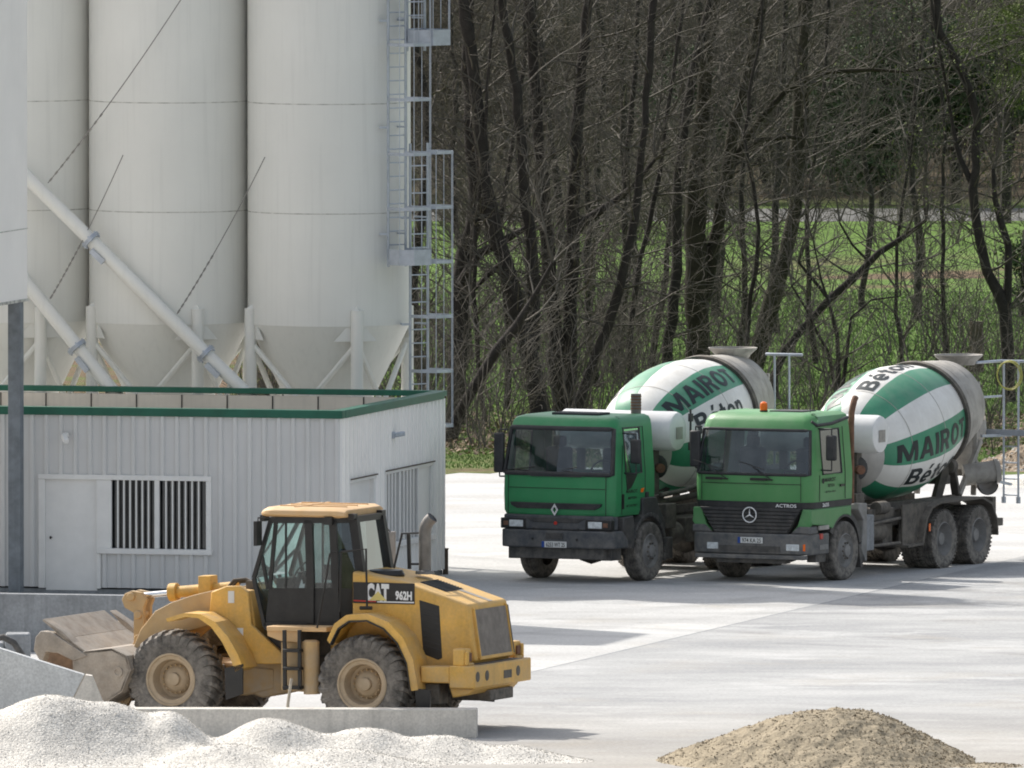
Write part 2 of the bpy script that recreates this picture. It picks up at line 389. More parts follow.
def make_cab(t, P, paint, frame_mat):
    st, ff, bf = P['stations'], [-1, -.5, 0, .5, 1], [.85, .3, -.3, -.85]
    rings = [ring_pts(*q, st, ff, bf) for q in P['levels']]
    nS = len(st); a0 = nS; a1 = nS + 3 + 5 + 3           # front segments start at nS-1+? (corner arcs belong to the front)
    n = len(rings[0]); wl = P['wind_level']
    front = set(range(nS + 1, nS + 3 + 5 + 1))           # windscreen, wrapped a little round the corners
    right0 = nS + 3 + 5 + 3
    left_win = set(P['side_seg'](nS)); right_win = set(right0 + (nS - 2 - q) for q in P['side_seg'](nS))
    back_win = {right0 + nS + 0, right0 + nS + 1, right0 + nS + 2}
    holes = front | left_win | right_win | back_win
    mb = MB(); mb.loft(rings, skip=lambda i, j: i == wl and j in holes)
    shell = mb.build('cab_shell', paint, t, bevel=.012, smooth=40)
    def patch(name, segs, m, parent=shell):
        g = MB()
        for j in segs:
            j2 = (j + 1) % n
            g.add([rings[wl][j], rings[wl][j2], rings[wl + 1][j2], rings[wl + 1][j]], [(0, 1, 2, 3)])
        return g.build(name, m, parent, smooth=60)
    patch('windscreen', sorted(front), M['cabglass'], t)
    def gasket(segs, rr, parent, name='window_seal'):
        segs = sorted(segs); lo = [rings[wl][j] for j in segs] + [rings[wl][(segs[-1] + 1) % n]]
        hi = [rings[wl + 1][j] for j in segs] + [rings[wl + 1][(segs[-1] + 1) % n]]
        g = MB(); g.tube(lo + hi[::-1], rr, 6, closed=True); return g.build(name, M['blk'], parent, smooth=60)
    gasket(front, P.get('seal', .028), shell)
    for s in (left_win, right_win):
        g = patch('side_window', sorted(s), M['cabglass'], t); gasket(s, .02, g)
    g = patch('rear_window', sorted(back_win), M['cabglass'], t)
    # interior
    it = MB(); hw = P['levels'][0][2] - .12; z0 = P['levels'][wl][5]
    it.box(-hw, hw, .30, .62, z0 - .5, z0 - .03); it.box(-hw, hw, .25, P['levels'][0][1] - .06, z0 - .62, z0 - .5)
    zt = P['levels'][wl + 1][5]
    it.box(-hw, hw, .42, P['levels'][0][1] - .08, zt + .03, zt + .06)
    for x in (-1, 1):
        it.box(x * hw - .04, x * hw + .04, .35, .45, z0 - .4, z0)
    io = it.build('cab_interior', M['interior'], t, bevel=.02)
    for x in (.55, -.6):
        sm = MB(); sm.box(x - .26, x + .26, .80, 1.25, z0 - .32, z0 - .18); sm.box(x - .25, x + .25, 1.2, 1.36, z0 - .2, z0 + .42); sm.box(x - .13, x + .13, 1.25, 1.36, z0 + .42, z0 + .62)
        sm.build('seat', M['seat'], t, bevel=.05)
    sw = MB(); c = Vector((.55, .72, z0 + .02))
    sw.tube([c + Vector((.23 * math.cos(a), .10 * math.sin(a), .2 * math.sin(a))) for a in [2 * PI * k / 20 for k in range(20)]], .017, 6, closed=True)
    sw.tube([c + Vector((-.2, 0, 0)), c, c + Vector((.2, 0, 0))], .014, 5); sw.tube([c, c + Vector((0, -.2, -.3))], .03, 6)
    sw.build('steering_wheel', M['lblk'], t)
    return rings, shell

def wheel(t, x, y, side, dual, hub, Rw=.54, name='wheel'):
    wp = part(name, t, (x, y, Rw))
    prof = [(-.15, .31), (-.155, .40), (-.165, .47), (-.155, .515), (-.135, .533), (-.08, Rw), (-.075, Rw - .014), (-.055, Rw - .014), (-.05, Rw), (-.012, Rw + .001), (-.008, Rw - .014), (.008, Rw - .014), (.012, Rw + .001), (.05, Rw), (.055, Rw - .014), (.075, Rw - .014), (.08, Rw), (.135, .533), (.155, .515), (.165, .47), (.155, .40), (.15, .31)]
    offs = (0,) if not dual else (0, -.34 * side)
    for o in offs:
        mb = MB(); mb.lathe(prof, (o, 0, 0), (1, 0, 0), 48)
        if dual:
            for k in range(44):
                a = 2 * PI * k / 44
                for sx in (-1, 1):
                    c = Vector((o + sx * .115, math.sin(a) * (Rw - .004), math.cos(a) * (Rw - .004)))
                    d = Vector((0, math.sin(a), math.cos(a))); tt = Vector((0, math.cos(a), -math.sin(a)))
                    mb.bar(c - Vector((.045, 0, 0)) - tt * .012 * sx, c + Vector((.045, 0, 0)) + tt * .012 * sx, .038, .03, d)
        mb.build('tyre', M['tyre'], wp, smooth=38)
    rm = MB(); s = side
    if hub == 'front':
        rm.lathe([(s * .15, .315), (s * .16, .30), (s * .12, .285), (s * .09, .25), (s * .11, .20), (s * .155, .17), (s * .16, .12), (s * .2, .11), (s * .21, .08), (s * .215, .0)], (0, 0, 0), (1, 0, 0), 36)
    else:
        rm.lathe([(s * .15, .315), (s * .16, .30), (s * .10, .28), (s * .0, .25), (-s * .05, .21), (-s * .05, .16), (s * .05, .14), (s * .1, .11), (s * .11, .0)], (0, 0, 0), (1, 0, 0), 36)
    ro = rm.build('rim', M['rimg'], wp, smooth=40)
    nb = MB()
    for k in range(10):
        a = 2 * PI * k / 10; b = s * .165 if hub == 'front' else -s * .045
        nb.tube([(b - s * .03, .145 * math.cos(a) if hub == 'front' else .185 * math.cos(a), (.145 if hub == 'front' else .185) * math.sin(a)), (b + s * .02, (.145 if hub == 'front' else .185) * math.cos(a), (.145 if hub == 'front' else .185) * math.sin(a))], .018, 6)
    nb.build('wheel_nut', M['chassis'], wp)
    return wp

def drum(t, D):
    tl = D['tilt']; ea = Vector((0, math.cos(tl), math.sin(tl))); e1 = Vector((1, 0, 0)); e2 = Vector((0, -math.sin(tl), math.cos(tl)))
    O = Vector((0, D['y'], D['z'])) - ea * D['ring']               # D y,z: centre of the running ring
    prof = D['prof']
    # refine the stave profile
    def rad(a):
        for (a0, r0), (a1, r1) in zip(prof, prof[1:]):
            if a0 <= a <= a1 and a1 > a0: return r0 + (r1 - r0) * (a - a0) / (a1 - a0)
        return prof[-1][1]
    smooth_prof = []
    k0 = D['stripe0']
    aa = [p[0] for p in prof]; A0, A1 = aa[0], aa[-1]; n = 56
    def rs(a): return sum(rad(min(max(a + d, A0), A1)) for d in (-.08, -.04, 0, .04, .08)) / 5
    for i in range(n + 1):
        a = A0 + (A1 - A0) * i / n; smooth_prof.append((a, rs(a)))
    off = D['phi0']                                                # angle of the lower edge of a MAIROT stripe
    def stripe(i, j):
        a = (smooth_prof[i][0] + smooth_prof[i + 1][0]) / 2
        ph = (-360 * (j + .5) / 96 + 180) % 360 - 180
        if a < k0: return 3
        if a > D['ring'] - .02: return 2
        q = int(((-360 * (j + .5) / 96 - off) % 360) // 30) % 4     # 0 lettered green, 1 white, 2 green, 3 white with Beton
        return 1 if q in (0, 2) else 0
    mb = MB(); mb.lathe([(A0, .02)] + smooth_prof, O, ea, 96, mif=lambda i, j: 3 if i == 0 else stripe(i - 1, j), e1=e1)
    body = mb.build('mixer_drum', [M['drumw'], M['drumg'], M['drumgrey'], M['drumhead']], t, smooth=35)
    if (ea.cross(e1) - e2).length > .01: print('drum axes differ')
    def P(a, phi, d): return O + ea * a + (e1 * math.cos(phi) + e2 * math.sin(phi)) * (rs(a) + d)
    # lettering, painted letters following the drum
    def word(s, a0, a1, phic, h, bold):
        _gl.setdefault(s, None); _gl[s] = _gl[s] or glyphs(s); vs, fs = _gl[s]; W = max(v[0] for v in vs); lt = MB()
        lt.add([tuple(P(a0 + (a1 - a0) * x / W, R(phic) + (y - .5) * h * (1.0 - .10 * x / W), .007)) for x, y in vs], fs); lt.build('lettering', M['drumk'], body, recalc=False, smooth=0)
    for k in range(3):
        word('MAIROT', D['ma'][0], D['ma'][1], off + 15 + 120 * k, R(21), 0)
        word('Beton', D['be'][0], D['be'][1], off - 15 + 120 * k, R(20), 0)
    seam = MB()
    for a in D['seams']:
        seam.lathe([(a - .012, rs(a) + .001), (a, rs(a) + .005), (a + .012, rs(a) + .001)], O, ea, 72, e1=e1)
    seam.build('weld_seam', M['drumgrey'], body)
    rg = MB(); a = D['ring']; r = rs(a)
    rg.lathe([(a - .05, r - .01), (a - .05, r + .07), (a + .06, r + .07), (a + .06, r - .01)], O, ea, 72, e1=e1)
    rg.build('running_ring', M['chassis'], t, smooth=30)
    return O, ea, e1, e2, rs

def plate(t, x, z, y, s, w=.52):
    mb = MB(); mb.box(x - w / 2, x + w / 2, y - .02, y, z - .055, z + .055); p = mb.build('number_plate', M['plate'], t, bevel=.006)
    b = MB(); b.box(x - w / 2 - .0, x - w / 2 + .055, y - .0235, y - .0205, z - .055, z + .055); b.build('plate_band', M['blue'], p)
    tx = MB(); text_on(tx, s, (x + .03, y - .0225, z), (1, 0, 0), (0, 0, 1), .078, w * .76, .01); tx.build('plate_lettering', M['gblk'], p, recalc=False, smooth=0)

def arch(mb, yc, zc, r0, r1, x0, x1, a0=0, a1=180, n=14, mi=0):
    out = [(yc + r1 * math.cos(R(a0 + (a1 - a0) * k / n)), zc + r1 * math.sin(R(a0 + (a1 - a0) * k / n))) for k in range(n + 1)]
    inn = [(yc + r0 * math.cos(R(a0 + (a1 - a0) * k / n)), zc + r0 * math.sin(R(a0 + (a1 - a0) * k / n))) for k in range(n + 1)]
    for k in range(n):
        mb.prism([out[k], out[k + 1], inn[k + 1], inn[k]], 'x', x0, x1, mi)

def mirror(t, sx, y, zc, h, arm, xo=1.42):
    m = MB(); x = sx * xo
    m.box(x - .10, x + .10, y, y + .10, zc - h / 2, zc + h / 2)
    o = m.build('mirror', M['blk'], t, bevel=.03)
    a = MB()
    for z in arm: a.tube([(sx * 1.1, y + .12, z), (sx * min(1.3, xo - .02), y + .06, z), (x, y + .06, z)], .014, 6)
    a.tube([(x, y + .06, arm[0]), (x, y + .06, arm[1])], .014, 6)
    a.build('mirror_arm', M['blk'], o)
    g = MB(); g.box(x - .085, x + .085, y + .101, y + .104, zc - h / 2 + .03, zc + h / 2 - .03); g.build('mirror_glass', M['chrome'], o)

def truck_common(t, T):
    """chassis, wheels, drum, tank, rear gear"""
    yF, yR1, yR2 = T['axF'], T['axR'], T['axR'] + T.get('bog', 1.36)
    yE = yR2 + .75
    ch = MB()
    for s in (-1, 1):
        ch.box(s * .44 - .05, s * .44 + .05, .55, yE, .80, 1.08)
    for y in (.6, 2.2, 3.4, yR1 - .2, yR2 + .2, yE - .08): ch.box(-.44, .44, y, y + .12, .84, 1.04)
    ch.box(-.42, .42, .7, 1.9, .55, .95)                                    # engine sump
    for y in (yF, yR1, yR2):
        ch.tube([(-1.0, y, .53), (1.0, y, .53)], .085, 10)
        ch.lathe([(-.28, .05), (-.2, .2), (0, .26), (.2, .2), (.28, .05)], (0, y, .53), (1, 0, 0), 16)
    ch.tube([(0, 2, .75), (0, yR1, .6)], .06, 8)
    ch.build('chassis_frame', M['chassis'], t, bevel=.01)
    # subframe carrying the drum
    sf = MB()
    for s in (-1, 1):
        sf.box(s * .47 - .06, s * .47 + .06, 2.3, yE - .1, 1.08, 1.24)
        sf.bar((s * .5, T['drum']['y'] - .25, 1.2), (s * .62, T['drum']['y'] - .05, T['drum']['z'] - .75), .14, .16); sf.bar((s * .5, T['drum']['y'] + .6, 1.2), (s * .62, T['drum']['y'] + .1, T['drum']['z'] - .75), .14, .14)
        sf.lathe([(-.09, .0), (-.09, .13), (.09, .13), (.09, 0)], (s * .66, T['drum']['y'], T['drum']['z'] - .88), (0, 1, 0), 16)
        sf.bar((s * .45, T['fy'] - .2, 1.2), (s * .28, T['fy'] + .05, T['fz'] + .1), .12, .12); sf.bar((s * .45, T['fy'] + .5, 1.2), (s * .28, T['fy'] + .05, T['fz'] + .1), .1, .1)
    sf.box(-.62, .62, T['drum']['y'] - .1, T['drum']['y'] + .1, T['drum']['z'] - 1.22, T['drum']['z'] - 1.05)
    sf.build('drum_subframe', M['chassis'], t, bevel=.012)
    gb = MB(); gb.lathe([(-.45, .0), (-.45, .18), (-.3, .24), (-.1, .26), (.1, .36), (.22, .36)], (0, T['fy'], T['fz']), (0, math.cos(T['drum']['tilt']), math.sin(T['drum']['tilt'])), 20)
    gb.tube([(.15, T['fy'] - .3, T['fz'] - .1), (.45, T['fy'] - .25, 1.7), (.55, T['fy'] - .1, 1.35)], .05, 8)
    gb.tube([(-.15, T['fy'] - .3, T['fz'] - .1), (.2, T['fy'] - .35, 1.6), (.42, T['fy'] - .3, 1.3)], .035, 8)
    gb.box(.35, .85, T['fy'] - .45, T['fy'] - .1, 1.2, 1.5)
    gb.build('drum_gearbox', M['chassis'], t, bevel=.01)
    oc = MB(); oc.lathe([(-.12, 0), (-.12, .2), (.1, .22), (.14, .16), (.14, 0)], (.62, T['fy'] - .05, T['fz'] + .0), (.8, -.6, 0), 18); oc.build('oil_cooler', M['blk'], t)
    oc = MB(); oc.lathe([(-.05, 0), (-.05, .085), (.06, .085), (.07, 0)], (.8, T['fy'] - .2, T['fz'] - .02), (.8, -.6, 0), 14); oc.build('cooler_cap', T['cap'], t)
    for s in (1, -1):
        wheel(t, s * 1.05, yF, s, False, 'front')
        for y in (yR1, yR2): wheel(t, s * 1.06, y, s, True, 'rear')
    drum(t, T['drum'])
    # water tank behind the cab, lying crosswise
    tk = MB(); r = T['tank'][2]
    tk.lathe([(-1.22, 0), (-1.21, r * .5), (-1.17, r * .85), (-1.1, r), (1.1, r), (1.17, r * .94), (1.2, r * .75), (1.21, r * .5), (1.215, 0)], (0, T['tank'][0], T['tank'][1]), (1, 0, 0), 40)
    tko = tk.build('water_tank', M['tank'], t, smooth=35)
    dd = MB(); dd.box(1.216, 1.222, T['tank'][0] - .16, T['tank'][0] + .1, T['tank'][1] - .14, T['tank'][1] + .08); dd.build('tank_plate', M['drumgrey'], tko)
    g = MB()
    g.tube([(1.23, T['tank'][0] + r + .04, T['tank'][1] - r), (1.23, T['tank'][0] + r + .04, T['tank'][1] + r + .03)], .022, 6)
    g.box(1.2, 1.26, T['tank'][0] + r, T['tank'][0] + r + .09, T['tank'][1] + r * .45, T['tank'][1] + r * .85); g.box(1.2, 1.26, T['tank'][0] + r, T['tank'][0] + r + .09, T['tank'][1] - r, T['tank'][1] - r * .6)
    if T.get('gauge'): g.build('level_gauge', M['blk'], tko)
    br = MB()
    for x in (-.8, .7): br.box(x - .04, x + .04, T['tank'][0] - .1, T['tank'][0] + .1, 1.08, T['tank'][1] - r + .01)
    br.build('tank_bracket', M['chassis'], tko)
    # hopper, rear frame, chute, ladder
    D = T['drum']; ye = D['y'] + 1.45; zt = D['z'] + 1.05 + T.get('hop', 0)
    hp = MB(); c = Vector((0, ye - .15 + T['hy'], 0))
    hp.lathe([(zt - .16, .30), (zt - .10, .33), (zt, .44), (zt + .03, .455), (zt + .03, .43), (zt - .02, .41), (zt - .09, .31)], c, (0, 0, 1), 28)
    hp.build('filling_hopper', M['drumgrey'], t, smooth=40)
    fr = MB()
    for s in (-1, 1):
        fr.bar((s * .58, ye - .3, 1.2), (s * .52, ye + .0, zt - .45), .09, .09)
        fr.bar((s * .56, ye - .1, 1.9), (s * .3, ye - .15, zt - .5), .05, .05)
        fr.bar((s * .58, ye - .9, 1.24), (s * .6, ye - .05, 2.2), .09, .09)
    fr.bar((-.52, ye + .0, zt - .5), (.52, ye + .0, zt - .5), .07, .07); fr.bar((-.6, ye - .05, 1.6), (.6, ye - .05, 1.6), .12, .12)
    fr.build('rear_frame', M['drumgrey'], t, bevel=.01)
    cu = MB()                                                   # discharge collector and chute
    cu.lathe([(0, .52), (.25, .5), (.6, .3), (.95, .2), (1.0, .2)], (0, ye + .25, D['z'] - .15), (0, .35, -1), 20)
    cu.build('discharge_collector', M['drumgrey'], t, smooth=50)
    cs = MB()
    pr = [(.2 * math.cos(R(a)), .2 * math.sin(R(a))) for a in range(180, 361, 15)] + [(.175 * math.cos(R(a)), .175 * math.sin(R(a))) for a in range(360, 179, -15)]
    def chute(p0, p1):
        p0 = Vector(p0); p1 = Vector(p1); d = (p1 - p0).normalized(); sx = d.cross(Vector((0, 0, 1))).normalized(); up = sx.cross(d)
        vs = [tuple(p + sx * u + up * q) for p in (p0, p1) for u, q in pr]; k = len(pr)
        cs.add(vs, [(i, (i + 1) % k, k + (i + 1) % k, k + i) for i in range(k)])
    chute((.1, ye + .75, 1.62), (1.0, ye - .55, 1.42)); chute((0, ye + .55, 1.9), (.1, ye + 1.1, 1.4))
    cs.build('discharge_chute', M['drumgrey'], t)
    pc = MB(); pc.lathe([(-.34, 0), (-.34, .2), (.34, .2), (.34, 0)], (.78, ye - .35, 1.62), (.75, .5, .12), 24)
    pc.lathe([(.24, .205), (.24, .225), (.3, .225), (.3, .205)], (.78, ye - .35, 1.62), (.75, .5, .12), 24)
    pc.build('chute_extension', M['drumgrey'], t, smooth=40)
    lx, ly = .80, ye + .60 + T['ly']
    ld = MB()
    for dx in (-.15, .15): ld.tube([(lx + dx, ly, 1.08), (lx + dx, ly, zt - .1)], .022, 8)
    z = 1.15
    while z < 2.3: ld.tube([(lx - .15, ly, z), (lx + .15, ly, z)], .014, 6); z += .3
    for dx in (-.15, .15): ld.lathe([(0, 0), (0, .045), (.12, .045), (.12, 0)], (lx + dx, ly, 1.0), (0, 0, 1), 10)
    ld.tube([(.45, ye + .1, zt - .1), (lx - .2, ly, zt - .1), (lx + .4, ly + .05, zt - .1)], .026, 8)
    ld.tube([(.45, ye + .1, zt - .75), (lx - .2, ly, zt - .75)], .02, 8)
    ld.bar((.6, ye, 2.28), (lx, ly, 2.26), .05, .05); ld.bar((.6, ye, 1.5), (lx, ly, 1.35), .05, .05)
    lo = ld.build('access_ladder', M['galv'], t)
    pf = MB(); pf.box(lx - .35, lx + .45, ly - .32, ly + .3, 2.30, 2.34); pf.box(lx - .35, lx + .45, ly - .33, ly - .32, 2.27, 2.38); pf.build('ladder_platform', M['galv'], lo)
    return ye, zt, lx, ly

def star(mb, c, r):
    c = Vector(c)
    mb.tube([c + Vector((r * math.cos(a), 0, r * math.sin(a))) for a in [2 * PI * k / 32 for k in range(32)]], r * .085, 6, closed=True)
    for k in range(3):
        a = R(90 + 120 * k); d = Vector((math.cos(a), 0, math.sin(a))); p = Vector((-d.z, 0, d.x))
        mb.add([tuple(c + d * r * .95), tuple(c + p * r * .13 - d * r * .05), tuple(c - Vector((0, .02, 0))), tuple(c - p * r * .13 - d * r * .05)],
               [(0, 1, 2), (0, 2, 3)])

def text_side(mb, s, x, yc, zc, h, w=None, mi=0, bold=.02):
    text_on(mb, s, (x, yc, zc), (0, 1, 0), (0, 0, 1), h, w, bold, mi)

def place_truck(t, px, py, lat, yF, rot):
    p = at(px, py); c, s = math.cos(-rot), math.sin(-rot)
    ux = Vector((math.cos(rot), math.sin(rot), 0)); uy = Vector((-math.sin(rot), math.cos(rot), 0))
    t.location = p - ux * lat - uy * yF; t.rotation_euler = (0, 0, rot)

ROT = R(-27)
# ---- the brighter truck on the right
tA = thing('mixer_truck', 'light green concrete mixer truck with orange beacon on its cab roof, parked on the right', 'mixer truck', group='mixer trucks parked side by side')
place_truck(tA, 838, 580, 1.05, 1.44, ROT)
LV = [(.06, 1.72, 1.16, .22, .05, 1.30), (.03, 1.72, 1.19, .22, .05, 1.48), (.03, 1.72, 1.20, .22, .05, 1.80), (.05, 1.72, 1.20, .22, .05, 1.97), (.20, 1.70, 1.13, .20, .05, 2.77), (.26, 1.69, 1.11, .20, .05, 2.92), (.34, 1.66, 1.07, .20, .04, 3.01), (.48, 1.58, .95, .18, .03, 3.065)]
CA = dict(levels=LV, stations=[1.72, 1.28, .50, .3], wind_level=3, side_seg=lambda nS: [1], seal=.03)
for i, q in enumerate(LV): pass
ringsA, shA = make_cab(tA, CA, M['grnA'], M['blk'])
# stations: keep the rear line on each level
q = MB()                                         # dark band round the cab and the grille below it
band = [ring_pts(*z, [1.725, 1.28, .5, .3], [-1, -.5, 0, .5, 1], [.85, .3, -.3, -.85]) for z in [(.035, 1.725, 1.180, .22, .05, 1.355), (.021, 1.725, 1.2, .22, .05, 1.475)]]
q.loft(band, cap0=False, cap1=False); q.build('trim_band', M['blk'], tA, smooth=40)
g = MB()
for k in range(7):
    z1 = 1.36 - k * .066; z0 = z1 - .052; hwt = 1.02 - k * .043
    g.prism([(-hwt, z1), (hwt, z1), (hwt - .035, z0), (-hwt + .035, z0)], 'y', -.035, .2)
g.prism([(-1.0, 1.36), (1.0, 1.36), (.74, .90), (-.74, .90)], 'y', -.0, .18)
gr = g.build('radiator_grille', M['blk'], tA, bevel=.006)
s_ = MB(); star(s_, (0, -.065, 1.235), .135); s_.build('emblem', M['white'], gr)
x_ = MB(); text_on(x_, 'ACTROS', (.72, -.032, 1.415), (1, 0, 0), (0, 0, 1), .062, .42, .015); x_.build('lettering', M['white'], gr, recalc=False, smooth=0)
for s in (1, -1):                                # painted corner panels with the wheel arch
    cpn = MB(); cpn.prism([(s * .80, .92), (s * .80 + s * .12, 1.05), (s * 1.02, 1.352), (s * 1.175, 1.352), (s * 1.205, 1.10), (s * 1.16, 1.03)], 'y', .03, .12)
    pa = [(.04, 1.345), (.04, 1.08), (.72, 1.02)] + [(1.44 + .66 * math.cos(R(a)), .54 + .66 * math.sin(R(a))) for a in (140, 125, 110, 95, 80, 68)] + [(1.70, 1.345)]
    cpn.prism(pa, 'x', s * 1.15, s * 1.195)
    cpn.build('corner_panel', M['grnA'], tA, bevel=.015)
hb = MB(); hb.tube([(-1.0, .0, 1.80), (-.5, -.022, 1.80), (0, -.03, 1.80), (.5, -.022, 1.80), (1.0, 0, 1.80)], .006, 5)
for s in (1, -1): hb.tube([(s * 1.0, .005, 1.49), (s * 1.0, .005, 1.96)], .006, 5)
hb.tube([(1.205, .37, 1.49), (1.206, .37, 1.96)], .006, 5); hb.tube([(1.205, 1.42, 1.49), (1.206, 1.42, 1.97), (1.14, 1.42, 2.8)], .006, 5); hb.box(1.2, 1.225, 1.2, 1.36, 1.72, 1.76)
hb.build('panel_gap', M['lblk'], shA)
dp = MB(); dp.tube([(1.05, .33, 2.93), (1.13, .4, 2.86), (1.135, 1.0, 2.87), (1.13, 1.66, 2.95)], .03, 8); dp.build('roof_gutter', M['blk'], shA)
wp_ = MB()
for x in (-.75, .15):
    wp_.box(x - .15, x + .18, -.05, -.02, 1.86, 1.905); wp_.tube([(x + .15, -.05, 1.885), (x + .30, -.04, 1.875)], .014, 6)
    wp_.tube([(x + .30, -.05, 1.87), (x - .12, .0, 2.10)], .009, 5); wp_.tube([(x - .42, .02, 2.2), (x + .1, -.0, 2.06)], .008, 5)
wp_.build('wiper', M['lblk'], tA)
bm_ = MB()                                       # bumper
bm_.prism([(-1.17, .04), (-1.02, -.06), (1.02, -.06), (1.17, .04), (1.22, .30), (1.22, .74), (-1.22, .74), (-1.22, .30)], 'z', .52, .90)
for s in (1, -1): bm_.prism([(s * .78, .898), (s * .98, .898), (s * 1.2, .898), (s * 1.19, 1.04), (s * .94, 1.04)], 'y', .0, .34)
bo = bm_.build('front_bumper', M['grey_bump'], tA, bevel=.03)
b2 = MB(); b2.box(-1.08, 1.12, -.12, .06, .44, .515); b2.build('bumper_step', M['grey_bump'], bo, bevel=.015)
b3 = MB(); b3.box(-.62, .62, -.067, -.058, .565, .675); b3.box(-.68, .7, -.02, .2, .36, .44); b3.box(.98, 1.16, .3, .7, .38, .52); b3.build('bumper_opening', M['blk'], bo)
plate(tA, .02, .775, -.062, '974 KA 25', .50)
for s in (1, -1):
    k_ = 1 if s > 0 else .86
    h = MB(); xa, xb = sorted((s * .74 * k_, s * 1.0 * k_)); h.box(xa, xb, -.078, -.04, .60, .72); ho = h.build('headlamp', M['lamp'], tA, bevel=.012)
    h = MB(); xa, xb = sorted((s * 1.002 * k_, s * 1.10 * k_)); h.prism([(xa, -.05), (xb, -.02), (xb, .05), (xa, .03)] if s > 0 else [(xa, -.02), (xb, -.05), (xb, .03), (xa, .05)], 'z', .595, .725); h.build('indicator', M['orange'], ho, bevel=.01)
    f = MB(); f.box(s * 1.195, s * 1.235, .32, .66, .61, .70) if s > 0 else f.box(-1.235, -1.195, .32, .66, .61, .70); f.build('step_plate', M['rimg'], bo)
    f = MB(); (f.box(1.2, 1.24, .30, .7, .965, 1.045) if s > 0 else f.box(-1.24, -1.2, .3, .7, .965, 1.045)); f.build('side_marker', M['drumgrey'], bo, bevel=.01)
    f = MB(); (f.box(1.2, 1.236, .34, .46, .80, .90) if s > 0 else f.box(-1.236, -1.2, .34, .46, .80, .90)); f.build('side_reflector', M['red'], bo, bevel=.01)
for s in (1, -1):
    fa = MB(); arch(fa, 1.44, .56, .60, .70, min(s * .9, s * 1.19), max(s * .9, s * 1.19), 10, 150); fa.prism([(2.0, .62), (2.16, .62), (2.18, .2), (2.1, .2)], 'x', min(s * .9, s * 1.19), max(s * .9, s * 1.19))
    fa.build('front_mudguard', M['blk'], tA)
mirror(tA, 1, .36, 2.46, .46, (2.80, 2.05)); mirror(tA, -1, .10, 2.40, .66, (2.80, 2.05), 1.2)
bc = MB(); bc.lathe([(0, 0), (0, .07), (.03, .075), (.03, 0)], (-.1, .72, 3.065), (0, 0, 1), 16); bco = bc.build('beacon', M['blk'], tA)
bc = MB(); bc.lathe([(.03, .066), (.10, .07), (.16, .062), (.185, .03), (.188, 0)], (-.1, .72, 3.065), (0, 0, 1), 18); bc.build('beacon_lens', M['orange'], bco)
hh = MB(); hh.box(-.05, .62, .85, 1.4, 3.055, 3.085); hh.tube([(.75, .9, 3.06), (.75, .92, 3.35)], .006, 5); hh.build('roof_hatch', M['interior'], tA, bevel=.02)
dl = MB()
dl.add([(1.209, .51 + .05 * math.cos(2 * PI * k / 20), 1.85 + .05 * math.sin(2 * PI * k / 20)) for k in range(20)], [tuple(range(20))])
text_side(dl, 'MAIROT', 1.209, .80, 1.865, .07, .44); text_side(dl, 'BETON', 1.209, .84, 1.76, .055, .26); text_side(dl, 'BETON PRET', 1.209, .82, 1.645, .03, .42)
dl.build('door_lettering', M['gblk'], shA, recalc=False, smooth=0)
d2 = MB(); text_side(d2, '2635', 1.2045, .62, 1.415, .065, .26); d2.build('lettering', M['white'], shA, recalc=False, smooth=0)
TA = dict(axF=1.44, axR=5.54, bog=1.46, tank=(2.95, 2.58, .35), fy=3.05, fz=1.95, cap=M['rust'], hy=.42, ly=.25,
          drum=dict(tilt=R(10), y=6.92, z=2.68, ring=3.55, stripe0=.70, phi0=-20, ma=(.85, 3.38), be=(1.25, 3.05), seams=(1.2, 2.3, 3.95, 4.4),
                    prof=[(.52, .35), (.60, .62), (.8, .85), (1.1, 1.0), (1.6, 1.12), (2.1, 1.18), (2.6, 1.17), (3.1, 1.09), (3.55, .98), (4.1, .94), (4.75, .80)]))
yeA, ztA, lxA, lyA = truck_common(tA, TA)
ex = MB(); ex.tube([(.98, 2.12, 1.2), (.98, 2.12, 2.8), (.98, 2.14, 3.02), (.98, 2.24, 3.22), (.98, 2.30, 3.28)], .058, 12); ex.build('exhaust_stack', M['rust'], tA)
sn = MB(); sn.tube([(-.9, 1.9, 1.3), (-.9, 1.9, 2.9)], .1, 10); sn.box(-1.05, -.72, 1.78, 2.1, 2.75, 3.0); sn.build('air_intake', M['blk'], tA, bevel=.03)
sb = MB(); sb.box(.62, 1.16, 2.34, 2.72, .48, 1.13); sb.build('battery_box', M['conc'], tA, bevel=.02)
sb = MB(); sb.prism([(2.10, .55), (2.28, .30), (2.34, .30), (2.34, 1.36), (2.02, 1.36), (1.98, 1.26), (2.2, 1.05)], 'x', .95, 1.2); sb.build('step_housing', M['rimg'], tA, bevel=.015)
fb = MB()
fb.tube([(1.1, 2.75, .55), (1.1, 3.9, .55), (1.1, 3.9, 1.0), (1.1, 2.75, .95)], .035, 8, closed=True)
fb.lathe([(-.35, 0), (-.33, .17), (.33, .17), (.35, 0)], (.9, 3.15, .78), (0, 1, 0), 16); fb.box(.6, 1.0, 2.8, 3.9, .98, 1.2); fb.box(.5, .95, 3.5, 3.9, .5, .9)
fb.lathe([(-.2, 0), (-.2, .12), (.2, .12), (.2, 0)], (1.0, 3.3, 1.22), (0, 1, 0), 14)
fb.build('side_guard', M['chassis'], tA, bevel=.01)
